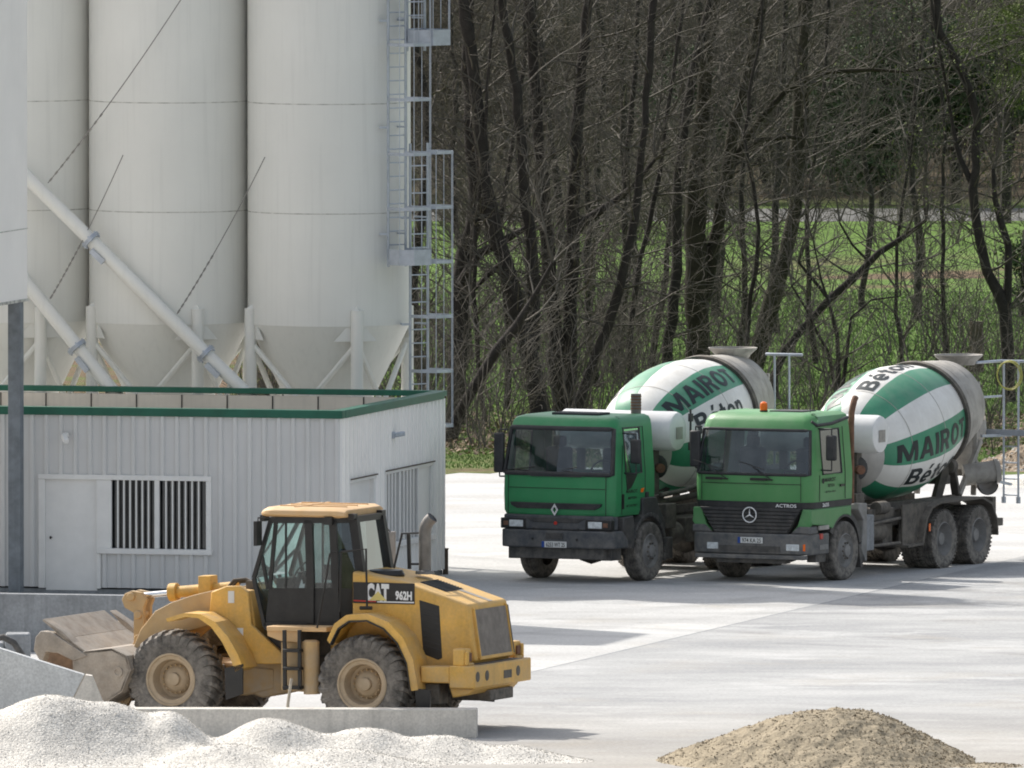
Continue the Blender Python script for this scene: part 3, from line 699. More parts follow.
for s in (1, -1):                                # long mudguard over the tandem axle
    rf = MB(); x0, x1 = sorted((s * .72, s * 1.25))
    prof = [(3.95, .50), (4.55, .52), (4.72, .95), (4.95, 1.17), (5.3, 1.24), (7.1, 1.24), (7.5, 1.12), (7.74, .78), (7.76, .5)]
    inn = [(7.72, .5), (7.70, .77), (7.47, 1.08), (7.09, 1.2), (5.32, 1.2), (4.98, 1.13), (4.77, .93), (4.6, .48), (3.95, .46)]
    for k in range(len(prof) - 1):
        i0 = inn[len(inn) - 1 - k]; i1 = inn[len(inn) - 2 - k]
        rf.prism([prof[k], prof[k + 1], i1, i0], 'x', x0, x1)
    xs = sorted((s * 1.10, s * 1.13)); rf.prism([(3.95, .5), (4.55, .52), (4.72, .95), (4.95, 1.17), (5.3, 1.24), (3.95, 1.24)], 'x', *xs)
    rf.box(min(s * .7, s * 1.2), max(s * .7, s * 1.2), 7.75, 8.05, .66, .80)
    rf.box(min(s * .9, s * 1.15), max(s * .9, s * 1.15), 7.72, 7.85, .80, 1.2)
    rf.build('rear_mudguard', M['chassis'], tA)
mk = MB(); mk.box(1.252, 1.262, 4.80, 4.86, .72, .86); mk.build('side_marker', M['orange'], tA)
hs = MB(); cc = Vector((lxA - .02, lyA - .06, ztA - .36))
for k in range(2): hs.tube([cc + Vector(((.235 + .02 * k) * math.cos(a), .04 * k, (.25 + .02 * k) * math.sin(a) - .0)) for a in [2 * PI * i / 28 for i in range(28)]], .012, 6, closed=True)
ho_ = hs.build('coiled_hose', M['yhose']); ho_.matrix_world = Matrix.Translation(tA.location) @ Matrix.Rotation(ROT, 4, 'Z')
tag(ho_, 'yellow water hose hung in a loop on the ladder of the right mixer truck', 'hose')

# ---- the deeper green truck on the left
tB = thing('mixer_truck', 'deep green concrete mixer truck with black bumper and no beacon, nearest the site office', 'mixer truck', group='mixer trucks parked side by side')
place_truck(tB, 643, 580.5, 1.05, 1.38, ROT)
LVB = [(.04, 1.66, 1.10, .16, .05, 1.22), (.0, 1.66, 1.13, .16, .05, 1.30), (.0, 1.66, 1.14, .16, .05, 1.6), (.02, 1.66, 1.14, .16, .05, 1.98), (.19, 1.64, 1.08, .15, .04, 2.80), (.24, 1.63, 1.06, .15, .04, 2.92), (.30, 1.60, 1.02, .15, .04, 2.985), (.46, 1.52, .92, .14, .03, 3.02)]
CB = dict(levels=LVB, stations=[1.66, 1.14, .50, .3], wind_level=3, side_seg=lambda nS: [1], seal=.045)
ringsB, shB = make_cab(tB, CB, M['grnB'], M['blk'])
g = MB(); g.prism([(-.92, 1.455), (.92, 1.455), (.90, 1.40), (.78, 1.345), (-.78, 1.345), (-.90, 1.40)], 'y', -.068, .1)
for k in range(3): g.tube([(-.82, -.07, 1.375 + k * .028), (.82, -.07, 1.375 + k * .028)], .007, 5)
gr = g.build('radiator_grille', M['blk'], tB, bevel=.012)
dm = MB(); c = Vector((.0, -.085, 1.335)); a, b = .075, .115
o4 = [(0, b), (a, 0), (0, -b), (-a, 0)]; i4 = [(x * .5, z * .5) for x, z in o4]
for k in range(4):
    k2 = (k + 1) % 4
    pts = [o4[k], o4[k2], i4[k2], i4[k]]
    dm.prism([(c.x + x, c.z + z) for x, z in pts], 'y', -.105, -.07)
dm.build('emblem', M['chrome'], gr)
vs_ = MB(); vs_.prism([(-.62, 1.985), (.62, 1.985), (.5, 1.93), (-.5, 1.93)], 'y', -.055, -.04); vs_.build('scuttle_panel', M['blk'], shB)
hb = MB()
for s in (1, -1): hb.tube([(s * .99, -.005, 1.24), (s * .99, .0, 1.96)], .006, 5)
hb.tube([(-.98, -.004, 1.72), (-.5, -.042, 1.72), (0, -.054, 1.72), (.5, -.042, 1.72), (.98, -.004, 1.72)], .005, 5)
hb.tube([(1.143, .34, 1.25), (1.145, .34, 1.98), (1.12, .42, 2.5)], .006, 5); hb.tube([(1.143, 1.28, 1.5), (1.145, 1.28, 1.98), (1.085, 1.28, 2.81), (1.08, .46, 2.82)], .006, 5)
hb.box(1.13, 1.165, .36, .40, 1.35, 1.62)
hb.build('panel_gap', M['lblk'], shB)
qw = MB(); qw.prism([(.50, 1.985), (1.0, 1.985), (.72, 1.72), (.55, 1.68)], 'x', 1.13, 1.1465); qw.build('low_window', M['lblk'], shB)
hd = MB(); hd.box(1.13, 1.165, 1.30, 1.4, 1.42, 1.62); hd.build('door_handle', M['blk'], shB, bevel=.01)
wp_ = MB()
for x in (-.6, .25): wp_.tube([(x + .3, -.03, 2.0), (x - .25, .0, 2.05)], .011, 5); wp_.tube([(x - .5, .0, 2.02), (x + .15, .0, 2.10)], .009, 5)
wp_.build('wiper', M['lblk'], tB)
bm_ = MB(); bm_.prism([(-1.13, .02), (-.98, -.10), (.98, -.10), (1.13, .02), (1.18, .30), (1.18, .62), (-1.18, .62), (-1.18, .30)], 'z', .64, .96)
bm_.prism([(-1.09, .02), (-.98, -.05), (.98, -.05), (1.09, .02), (1.10, .30), (-1.10, .30)], 'z', .958, 1.235)
bo = bm_.build('front_bumper', M['dk_bump'], tB, bevel=.03)
b3 = MB(); b3.box(-.95, .95, -.02, .25, .44, .64); b3.box(-.18, .18, -.108, -.09, .80, .92); b3.prism([(-.62, 1.185), (.62, 1.185), (.45, 1.10), (-.45, 1.10)], 'y', -.062, -.04); b3.box(-1.05, -.8, .12, .5, .42, .64); b3.box(.8, 1.05, .12, .5, .42, .64)
b3.build('bumper_opening', M['blk'], bo, bevel=.01)
b4 = MB(); b4.lathe([(0, 0), (0, .035), (.015, .03), (.018, 0)], (.0, -.062, 1.09), (0, -1, 0), 12); b4.build('reflector', M['red'], bo)
b5 = MB(); b5.box(-.62, .55, -.104, -.1, .97, .985)
for z in (.80, .98):
    for s in (1, -1): b5.lathe([(0, .025), (.012, .02), (.014, 0)], (s * .45, -.1 if z < .95 else -.05, z), (0, -1, 0), 8)
b5.build('bumper_bolt', M['lblk'], bo)
plate(tB, -.0, .705, -.104, '6253 WT 25', .5)
for s in (1, -1):
    h = MB(); xa, xb = sorted((s * .60, s * 1.12)); h.box(xa, xb, -.06, .1, .975, 1.165); h_ = h.build('headlamp_housing', M['lblk'], tB, bevel=.015)
    h = MB(); xa, xb = sorted((s * .66, s * .94)); h.box(xa, xb, -.072, -.055, 1.01, 1.13); h.build('headlamp', M['lamp'], h_, bevel=.01)
    h = MB(); xa, xb = sorted((s * .96, s * 1.06)); h.box(xa, xb, -.07, -.055, 1.03, 1.11); h.build('indicator', M['rust'], h_, bevel=.01)
for s in (1, -1):
    fa = MB(); x0, x1 = sorted((s * .86, s * 1.20)); arch(fa, 1.38, .56, .60, .69, x0, x1, -20, 160); fa.prism([(.30, .96), (.30, 1.2), (.70, 1.22), (.78, .9), (.72, .62), (.55, .62), (.5, .8)], 'x', x0, x1)
    fa.prism([(.9, 1.05), (1.1, 1.2), (1.1, 1.52), (1.62, 1.52), (2.0, 1.05), (2.0, .8), (1.9, .9), (1.7, 1.15), (1.38, 1.25)], 'x', *sorted((s * .98, s * 1.19)))
    fa.box(x0, x1, 2.06, 2.3, .36, .75)
    fa.build('front_mudguard', M['blk'], tB, bevel=.02)
mirror(tB, 1, .34, 2.40, .44, (2.72, 2.0), 1.40); mirror(tB, -1, .1, 2.33, .72, (2.75, 1.9), 1.25)
hh = MB(); hh.box(-.42, .52, .62, 1.1, 3.01, 3.06); hh.tube([(-.3, .52, 3.0), (-.3, .5, 3.14)], .006, 5); hh.build('roof_hatch', M['interior'], tB, bevel=.02)
dl = MB(); text_side(dl, 'MAIROT', 1.146, .74, 1.66, .06, .46); text_side(dl, 'BETON', 1.146, .76, 1.54, .045, .34); text_side(dl, 'BETON PRET', 1.146, .74, 1.4, .04, .44)
dl.build('door_lettering', M['gblk'], shB, recalc=False, smooth=0)
dl = MB(); dl.prism([(1.10, 1.62), (1.2, 1.62), (1.24, 1.70), (1.12, 1.69)], 'x', 1.143, 1.1465); dl.build('door_sticker', M['orange'], shB)
TB = dict(axF=1.38, axR=5.2, tank=(2.55, 2.66, .36), fy=2.75, fz=2.0, cap=M['rust'], hy=-.22, ly=-.55, hop=.05, gauge=True,
          drum=dict(tilt=R(10.5), y=6.08, z=2.83, ring=3.55, stripe0=.70, phi0=33, ma=(.85, 3.25), be=(1.2, 2.85), seams=(1.2, 2.3, 3.95, 4.4),
                    prof=[(.52, .35), (.60, .62), (.8, .85), (1.1, 1.0), (1.6, 1.12), (2.1, 1.18), (2.6, 1.17), (3.1, 1.09), (3.55, .98), (4.1, .94), (4.75, .80)]))
truck_common(tB, TB)
ex = MB(); ex.tube([(.62, 1.95, 1.2), (.62, 1.95, 3.06)], .08, 12); ex.tube([(.62, 1.95, 3.0), (.62, 1.95, 3.36)], .095, 16); exo = ex.build('exhaust_stack', M['stack'], tB)
ex = MB()
for k in range(5): ex.lathe([(3.08 + k * .055, .096), (3.08 + k * .055, .1), (3.105 + k * .055, .1), (3.105 + k * .055, .096)], (.62, 1.95, 0), (0, 0, 1), 16)
ex.build('stack_slots', M['rust'], exo)
sb = MB(); sb.box(.6, 1.12, 2.2, 2.6, .9, 1.35); sb.lathe([(-.3, 0), (-.28, .22), (.28, .22), (.3, 0)], (.85, 2.75, .78), (0, 1, 0), 18); sb.box(.5, 1.05, 3.1, 4.2, .6, 1.05)
sb.tube([(.9, 2.4, 1.5), (1.0, 3.2, 1.55), (1.0, 4.3, 1.7)], .05, 8); sb.tube([(.8, 2.4, 1.35), (.9, 4.3, 1.45)], .06, 8)
sb.build('side_equipment', M['chassis'], tB, bevel=.015)
for s in (1, -1):
    rf = MB(); x0, x1 = sorted((s * .72, s * 1.25)); arch(rf, 5.2, .56, .64, .67, x0, x1, 90, 180); arch(rf, 6.56, .56, .64, .67, x0, x1, 0, 90); rf.box(x0, x1, 5.2, 6.56, 1.2, 1.23)
    rf.build('rear_mudguard', M['chassis'], tB)
# ------------------------------------------------------------------ wheel loader
# local axes: x rearwards, y away from the near (left) side, z up; origin on the ground below the rear axle
LROT = R(-22)
LUX = Vector((math.cos(LROT), math.sin(LROT), 0)); LUY = Vector((-math.sin(LROT), math.cos(LROT), 0))
tL = thing('wheel_loader', 'dusty yellow wheel loader with black glazed cab and worn bucket beside the low concrete wall', 'wheel loader')
tL.location = at(363, 733.3) + LUY * 1.3; tL.rotation_euler = (0, 0, LROT)
LO = Vector(tL.location)
def lp(px, py, Y):                               # (x, z) in the loader's upright plane y = Y
    d = ray(px, py); t = (LO + LUY * Y - CAM).dot(LUY) / d.dot(LUY)
    q = CAM + d * t - LO
    return (q.dot(LUX), q.z)
def pl(pts, Y): return [lp(x, y, Y) for x, y in pts]
def p3(px, py, Y):
    a = lp(px, py, Y); return Vector((a[0], Y, a[1]))

def big_wheel(x, y, side):
    wpn = part('wheel', tL, (x, y, .79)); Rr = .785
    mb = MB()
    prof = [(-.27, .43), (-.29, .52), (-.285, .64), (-.26, .72), (-.2, .755), (0, .765), (.2, .755), (.26, .72), (.285, .64), (.29, .52), (.27, .43)]
    mb.lathe(prof, (0, 0, 0), (0, 1, 0), 56)
    nl = 26
    for k in range(nl):
        for sy in (-1, 1):
            a = 2 * PI * (k + (.5 if sy > 0 else 0)) / nl
            def P(ang, yy, r): return (r * math.cos(ang), yy * sy, r * math.sin(ang))
            da = .055; sk = .17
            sec = [(-.02, Rr - .04, Rr + .022), (.12, Rr - .04, Rr + .022), (.23, Rr - .06, Rr + .004), (.287, Rr - .15, Rr - .055), (.295, Rr - .2, Rr - .14)]
            vs = []
            for yy, r0, r1 in sec:
                s = a + sk * (yy / .29)
                vs += [P(s - da, yy, r0), P(s + da, yy, r0), P(s + da * .8, yy, r1), P(s - da * .8, yy, r1)]
            fs = [(3, 2, 1, 0), (16, 17, 18, 19)]
            for i in range(4):
                for j in range(4): fs.append((i * 4 + j, i * 4 + (j + 1) % 4, i * 4 + 4 + (j + 1) % 4, i * 4 + 4 + j))
            mb.add(vs, fs)
    mb.build('tyre', M['tyreb'], wpn, smooth=38)
    s = side; rm = MB()
    rm.lathe([(s * .255, .435), (s * .285, .43), (s * .29, .405), (s * .255, .385), (s * .24, .33), (s * .12, .315), (s * .02, .30), (-s * .0, .25), (s * .07, .2), (s * .10, .16), (s * .11, .11), (s * .17, .10), (s * .18, .06), (s * .18, 0)], (0, 0, 0), (0, 1, 0), 44)
    rm.build('rim', M['rimc'], wpn, smooth=40)
    nb = MB()
    for k in range(16):
        a = 2 * PI * k / 16; nb.tube([(.225 * math.cos(a), s * .03, .225 * math.sin(a)), (.225 * math.cos(a), s * .07, .225 * math.sin(a))], .016, 6)
    nb.build('wheel_nut', M['boom'], wpn)
for x in (0, -3.36):
    for y, s in ((-1.07, -1), (1.07, 1)): big_wheel(x, y, s)

# rear body
hd = MB()
P0 = pl([(352, 571), (405, 582), (469, 605), (476, 661), (452, 672), (400, 672), (330, 672), (330, 628), (352, 626)], -.82)
hd.prism(P0, 'y', -.82, .82)
hood = hd.build('engine_hood', M['yel'], tL, bevel=.045, seg=3)
f = MB()
Pt0, Pt1 = P0[2], P0[3]
f.add([(Pt0[0] + .018, -.66, Pt0[1] - .09), (Pt0[0] + .018, .66, Pt0[1] - .09), (Pt1[0] + .012, .66, Pt1[1] + .06), (Pt1[0] + .012, -.66, Pt1[1] + .06)], [(0, 1, 2, 3)])
for k in range(29):
    y = -.64 + 1.28 * k / 28
    f.bar((Pt0[0] + .028, y, Pt0[1] - .09), (Pt1[0] + .02, y, Pt1[1] + .06), .018, .02, (0, 1, 0))
for q in range(0):
    u = q / 5; f.bar((Pt0[0] + (Pt1[0] - Pt0[0]) * u + .03, -.66, Pt0[1] - .09 + (Pt1[1] - Pt0[1] + .15) * u), (Pt0[0] + (Pt1[0] - Pt0[0]) * u + .03, .66, Pt0[1] - .09 + (Pt1[1] - Pt0[1] + .15) * u), .012, .012)
f.build('radiator_grille', M['grille'], tL, smooth=0)
f = MB()
for y in (-.69, .69): f.bar((Pt0[0] + .02, y, Pt0[1] - .06), (Pt1[0] + .02, y, Pt1[1] + .03), .06, .03, (0, 1, 0))
f.bar((Pt1[0] + .02, -.7, Pt1[1] + .04), (Pt1[0] + .02, .7, Pt1[1] + .04), .03, .06)
f.build('grille_frame', M['yel'], tL, bevel=.01)
f = MB(); f.bar((Pt0[0] + .025, .735, Pt0[1] - .08), (Pt1[0] + .02, .735, Pt1[1] + .05), .05, .03, (0, 1, 0)); f.build('grille_seal', M['lblk'], tL)
v = MB()
v.prism(pl([(419, 600), (439, 606), (442, 658), (438, 660), (423, 654)], -.83), 'y', -.828, -.80)
vo = v.build('side_vent', M['lblk'], tL, bevel=.008)
v = MB()
vq = pl([(421, 604), (438, 609), (440, 655), (424, 650)], -.835)
for k in range(1, 9):
    u = k / 9; a = (vq[0][0] + (vq[3][0] - vq[0][0]) * u, vq[0][1] + (vq[3][1] - vq[0][1]) * u); b = (vq[1][0] + (vq[2][0] - vq[1][0]) * u, vq[1][1] + (vq[2][1] - vq[1][1]) * u)
    v.tube([(a[0], -.83, a[1]), (b[0], -.83, b[1])], .006, 5)
v.build('vent_slats', M['interior'], vo)
Pb = P0[1]
def hoodtop(u, y, d=.006):                        # a point on the sloping rear hood top, u from the bend to the rear edge
    return (Pb[0] + (Pt0[0] - Pb[0]) * u, y, Pb[1] + (Pt0[1] - Pb[1]) * u + d)
v = MB(); v.add([hoodtop(.08, -.42), hoodtop(.50, -.42), hoodtop(.50, .35), hoodtop(.08, .35)], [(0, 1, 2, 3)])
for k in range(9):
    u = .10 + k * .045; v.bar(hoodtop(u, -.4, .012), hoodtop(u, .33, .012), .018, .012)
v.build('hood_louvre', M['interior'], hood, smooth=0)
v = MB(); v.add([hoodtop(.5, .10), hoodtop(.98, .10), hoodtop(.98, .26), hoodtop(.5, .26)], [(0, 1, 2, 3)]); v.build('hood_groove', M['grille'], hood, smooth=0)
# number panel with its lettering
pn = pl([(353, 582), (414.5, 583.5), (414.5, 604.5), (353, 603)], -.83)
v = MB(); v.prism(pn, 'y', -.832, -.815); po = v.build('name_panel', M['lblk'], tL, bevel=.004)
bx0 = lp(353, 600.5, -.84); bx1 = lp(414.5, 602, -.84)
v = MB(); v.bar((bx0[0] + .42, -.835, bx0[1] - .012), (bx1[0] - .01, -.835, bx1[1] - .01), .004, .022); v.build('panel_stripe', M['white'], po)
v = MB(); v.bar((bx0[0] + .01, -.835, bx0[1] - .0), (bx0[0] + .40, -.835, bx0[1] - .008), .004, .022); v.build('panel_stripe', M['red'], po)
v = MB(); c = lp(377.5, 592.5, -.84); text_on(v, 'CAT', (c[0], -.8355, c[1]), (1, 0, -.02), (0, 0, 1), .275, .40, .06); v.build('lettering', M['white'], po, recalc=False, smooth=0)
tr_ = MB(); c = lp(378, 600.5, -.84); tr_.add([(c[0] - .155, -.8395, c[1]), (c[0] + .155, -.8395, c[1]), (c[0], -.8395, c[1] + .15)], [(0, 1, 2)]); tr_.build('emblem', M['emby'], po, recalc=False, smooth=0)
v = MB(); c = lp(403.5, 595.5, -.84); text_on(v, '962H', (c[0], -.8355, c[1]), (1, 0, -.02), (0, 0, 1), .135, .29, .045); v.build('lettering', M['white'], po, recalc=False, smooth=0)

# rear mudguards, one per side
for s in (-1, 1):
    Y0, Y1 = sorted((s * 1.42, s * .80)); g = MB()
    outer = pl([(327, 640), (334, 624), (346, 615), (368, 614), (388, 622), (403, 638), (413, 660), (418, 690)], -1.42)
    inner = pl([(330, 644), (338, 628), (349, 620.5), (367, 620), (384, 628), (398, 643), (407, 663), (411, 691)], -1.42)
    for k in range(len(outer) - 1): g.prism([outer[k], outer[k + 1], inner[k + 1], inner[k]], 'y', Y0, Y1)
    go = g.build('rear_mudguard', M['yel'], tL, smooth=50)
    g = MB(); e = [(x * .985 + .0, z * .985) for x, z in inner]
    for k in range(len(outer) - 1): g.prism([inner[k], inner[k + 1], e[k + 1], e[k]], 'y', s * 1.44, s * 1.30) if s > 0 else g.prism([inner[k], inner[k + 1], e[k + 1], e[k]], 'y', -1.44, -1.30)
    g.build('rubber_lip', M['lblk'], go, smooth=50)
rb = MB()                                        # rear frame between the wheels
rb.prism(pl([(300, 640), (420, 640), (425, 690), (300, 690)], -.55), 'y', -.5, .5); rb.prism(pl([(268, 634), (335, 630), (335, 655), (268, 660)], -.6), 'y', -.62, .62)
rb.prism([(-.35, .79 + .2), (.35, .79 + .2), (.35, .6), (-.35, .6)], 'y', -1.0, 1.0)
rb.tube([(0, -.9, .79), (0, .9, .79)], .22, 14)
rb.build('rear_frame', M['chassis'], tL, bevel=.02)

# counterweight
cw = MB()
cw.box(1.48, 1.93, -1.25, 1.20, .76, 1.13)
cw.box(1.30, 1.70, -.8, .8, .70, 1.2)
for s in (-1, 1):
    cw.box(.98, 1.49, min(s * 1.24, s * .9), max(s * 1.24, s * .9), .84, 1.11)
    cw.box(1.53, 1.74, min(s * 1.22, s * .93), max(s * 1.22, s * .93), 1.12, 1.40)
    cw.box(1.735, 1.80, min(s * 1.22, s * 1.14), max(s * 1.22, s * 1.14), 1.12, 1.36); cw.box(1.735, 1.80, min(s * 1.22, s * .93), max(s * 1.22, s * .93), 1.12, 1.17)
cw.prism([(1.45, .76), (1.9, .76), (1.8, .66), (1.5, .60)], 'y', -1.15, .75)
cwo = cw.build('counterweight', M['yel'], tL, bevel=.025)
h = MB()
for y in (-1.12, -.72, .62): h.lathe([(0, .085), (.004, .085), (.005, .06), (.005, 0)], (1.93, y, .95), (1, 0, 0), 18)
h.box(1.925, 1.936, .0, .34, .86, .99); h.box(1.5, 1.9, -.88, .88, 1.131, 1.14)
h.build('counterweight_recess', M['chassis'], cwo)
for s in (-1, 1):
    h = MB(); h.box(1.742, 1.775, min(s * 1.12, s * .98), max(s * 1.12, s * .98), 1.19, 1.33); h.build('rear_lamp', M['rust'], cwo, bevel=.008)  # dark rust tone paints in the shade of the lamp recess
h = MB(); h.box(1.2, 1.9, -.5, .5, .52, .70); h.box(1.0, 1.25, -1.1, -.7, .48, .82); h.build('towing_hitch', M['chassis'], tL, bevel=.02)
mf = MB()
for s in (-1, 1): mf.prism(pl([(417, 688), (433, 690), (432, 712), (419, 711)], -1.3), 'y', min(s * 1.40, s * 1.36), max(s * 1.40, s * 1.36))
mf.build('rear_mudflap', M['lblk'], tL)

# cab
CY = .78
def cpt(px, py, s=-1): 
    a = lp(px, py, -CY); return Vector((a[0], s * CY, a[1]))
KP = dict(fb=(265, 626), fm=(254, 578), ft=(271, 520), bt=(309, 520), bm=(311, 588), bb=(311, 627), ct=(333, 520), cm=(336, 588), cb=(338, 627))
cabf = MB(); glassq = {'front': MB(), 'door': [], }
rear_in = .10
def kp(k, s): return cpt(*KP[k], s)
Rt = {s: Vector((lp(349, 520, -CY)[0], s * (CY - .22), lp(349, 520, -CY)[1])) for s in (-1, 1)}
Rb = {s: Vector((lp(359, 588, -CY)[0], s * (CY - .18), lp(355, 590, -CY)[1])) for s in (-1, 1)}
Rf = {s: Vector((lp(359, 627, -CY)[0], s * (CY - .18), lp(355, 629, -CY)[1])) for s in (-1, 1)}
for s in (-1, 1):
    for a, b, wd in (('fb', 'fm', .06), ('fm', 'ft', .06), ('ft', 'bt', .1), ('bt', 'bm', .13), ('bm', 'bb', .12), ('fb', 'bb', .12), ('bt', 'ct', .1), ('ct', 'cm', .12), ('cm', 'cb', .1), ('bb', 'cb', .12)):
        cabf.bar(kp(a, s), kp(b, s), .07, wd, (0, 1, 0) if 0 else (0, 0, 1) if abs(kp(a, s).z - kp(b, s).z) < .3 else (1, 0, 0))
    cabf.bar(kp('ct', s), Rt[s], .08, .1); cabf.bar(Rt[s], Rb[s], .12, .14, (1, 0, 0)); cabf.bar(Rb[s], Rf[s], .12, .14, (1, 0, 0)); cabf.bar(kp('cb', s), Rf[s], .1, .1)
    lowd = kp('fm', s); 
    q = [cpt(262, 590, s), cpt(272, 588, s), kp('bm', s), kp('cm', s), Rb[s], Rf[s], kp('cb', s), kp('bb', s), kp('fb', s)]
    # lower door and side panels
    for quad in ([cpt(269, 588, s), kp('bm', s), kp('bb', s), kp('fb', s)], [kp('bm', s), kp('cm', s), kp('cb', s), kp('bb', s)], [kp('cm', s), Rb[s], Rf[s], kp('cb', s)]):
        vs = [tuple(v) for v in quad] + [tuple(v - Vector((0, s * .04, 0))) for v in quad]
        cabf.add(vs, [(0, 1, 2, 3), (7, 6, 5, 4), (0, 1, 5, 4), (1, 2, 6, 5), (2, 3, 7, 6), (3, 0, 4, 7)])
    cabf.bar(cpt(262, 556, s), cpt(268, 589, s), .05, .05, (1, 0, 0)); cabf.bar(cpt(276, 522, s), cpt(270, 588, s), .05, .06, (1, 0, 0)) 
    cabf.bar(cpt(286, 522, s), cpt(286, 588, s), .03, .03, (1, 0, 0))
for a in ('fb', 'ft'):
    cabf.bar(kp(a, -1), kp(a, 1), .07, .07)
for A in (Rt, Rb, Rf): cabf.bar(A[-1], A[1], .1, .1)
cabf.add([tuple(Rb[-1]), tuple(Rb[1]), tuple(Rf[1]), tuple(Rf[-1])], [(0, 1, 2, 3)])
cabf.add([tuple(kp('fb', -1)), tuple(kp('fb', 1)), tuple(Rf[1]), tuple(Rf[-1])], [(0, 1, 2, 3)])
cab_o = cabf.build('cab_frame', M['lblk'], tL, smooth=0)
g = MB(); g.add([tuple(kp(k, s)) for k in ('ft', 'fm', 'fb') for s in (-1, 1)], [(0, 1, 3, 2), (2, 3, 5, 4)]); g.build('windscreen', M['ldrscreen'], tL, smooth=0)
for s in (-1, 1):
    g = MB(); g.add([tuple(cpt(272, 522, s)), tuple(kp('bt', s)), tuple(kp('bm', s)), tuple(cpt(269, 588, s))], [(0, 1, 2, 3)]); g.add([tuple(kp('ft', s)), tuple(cpt(272, 522, s)), tuple(cpt(269, 588, s)), tuple(kp('fm', s))], [(0, 1, 2, 3)])
    g.build('door_window', M['ldrglass'], tL, smooth=0)
    g = MB(); g.add([tuple(kp('bt', s)), tuple(kp('ct', s)), tuple(kp('cm', s)), tuple(kp('bm', s))], [(0, 1, 2, 3)]); g.build('side_window', M['ldrglass'], tL, smooth=0)
    g = MB(); g.add([tuple(kp('ct', s)), tuple(Rt[s]), tuple(Rb[s]), tuple(kp('cm', s))], [(0, 1, 2, 3)]); g.build('side_window', M['ldrdark'], tL, smooth=0)
g = MB(); g.add([tuple(Rt[-1]), tuple(Rt[1]), tuple(Rb[1]), tuple(Rb[-1])], [(0, 1, 2, 3)]); g.build('rear_window', M['ldrglass'], tL, smooth=0)
zf = lp(300, 627, -CY)[1]; xs = lp(318, 600, -CY)[0]
st = MB(); st.box(xs - .3, xs + .25, -.27, .27, zf + .35, zf + .52); st.box(xs + .15, xs + .30, -.25, .25, zf + .5, zf + 1.15); st.box(xs + .17, xs + .28, -.14, .14, zf + 1.15, zf + 1.35); st.box(xs - .2, xs + .1, -.2, .2, zf, zf + .36)
st.build('seat', M['seat'], tL, bevel=.05)
sw = MB(); c = Vector((xs - .62, 0, zf + .84))
sw.tube([c + Vector((.1 * math.cos(a), .21 * math.sin(a), .17 * math.cos(a))) for a in [2 * PI * k / 20 for k in range(20)]], .016, 6, closed=True)
sw.tube([c, c + Vector((-.28, 0, -.8))], .045, 8); sw.bar(c + Vector((0, -.2, 0)), c + Vector((0, .2, 0)), .03, .02); sw.box(xs - .05, xs + .1, -.42, -.36, zf + .75, zf + 1.0); sw.box(xs - .95, xs - .78, -.25, .25, zf, zf + .75)
sw.build('steering_wheel', M['interior'], tL)
rf = MB(); ra = lp(259.5, 514.5, -.86); rb_ = lp(344, 515, -.86)
x0, x1, zr = ra[0], rb_[0], ra[1]
prof = [(-.86, 0), (-.84, .075), (-.74, .125), (.74, .125), (.84, .075), (.86, 0), (.80, -.035), (-.80, -.035)]
rf.loft([[(x0 + .0 + d, y * k, zr + z * q) for y, z in prof] for d, k, q in ((0, .93, .55), (.10, .99, .95), (.25, 1, 1), (x1 - x0 - .12, 1, 1), (x1 - x0, .96, .7))])
ro = rf.build('cab_roof', M['yelp'], tL, bevel=.012, smooth=45)
rr = MB()
for y in (-.45, 0, .45): rr.box(x0 + .2, x1 - .12, y - .02, y + .02, zr + .12, zr + .142)
rr.box(x0 + .55, x0 + .6, -.72, .72, zr + .12, zr + .138); rr.build('roof_rib', M['yelp'], ro)
wl_ = MB()
for y in (-.6, .6): wl_.box(x1 - .02, x1 + .1, y - .08, y + .08, zr - .07, zr + .03); wl_.box(x0 - .06, x0 + .02, y - .1, y + .1, zr - .12, zr - .02)
wl_.box(x1 - .35, x1 - .2, -.90, -.82, zr - .14, zr - .02)
wl_.build('work_lamp', M['lblk'], ro)
mr = MB(); a = p3(258, 524, -.95); mr.box(a.x - .03, a.x + .03, a.y - .12, a.y + .10, a.z - .35, a.z + .05); mr.tube([(x0 + .15, -.8, zr - .05), (a.x, a.y, a.z + .1), (a.x, a.y, a.z)], .015, 6)
mr.build('mirror', M['lblk'], tL, bevel=.015)
mr = MB(); a = p3(391, 533, .85); mr.box(a.x - .03, a.x + .03, a.y - .16, a.y + .14, a.z - .62, a.z + .02); mr.tube([(x1 - .1, .7, zr - .02), (a.x, a.y, a.z + .0)], .015, 6)
mr.build('mirror', M['grille'], tL, bevel=.015)

# platform, steps, tank, rails
pf = MB(); q = pl([(267, 626), (327, 627), (327, 632), (267, 631)], -1.22); pf.prism(q, 'y', -1.24, -.70)
q = pl([(267, 626), (300, 627), (300, 643), (280, 641), (267, 636)], -1.2); pf.prism(q, 'y', -1.19, -1.14)
pf.build('cab_platform', M['yelp'], tL, bevel=.012)
sp_ = MB()
for px in (284.5, 299.5): a, b = p3(px, 630, -1.33), p3(px + .5, 690, -1.33); sp_.bar(a, b, .06, .05, (0, 1, 0))
for py in (650, 668, 687): a, b = p3(284, py, -1.33), p3(301, py, -1.33); sp_.box(a.x, b.x, -1.40, -1.18, a.z - .03, a.z + .02)
sp_.build('access_steps', M['lblk'], tL, bevel=.006)
bp_ = MB(); q = pl([(281, 642), (303, 642), (304, 692), (281, 690)], -1.12); bp_.prism(q, 'y', -1.12, -.95); bp_.build('step_backplate', M['boom'], tL, bevel=.01)
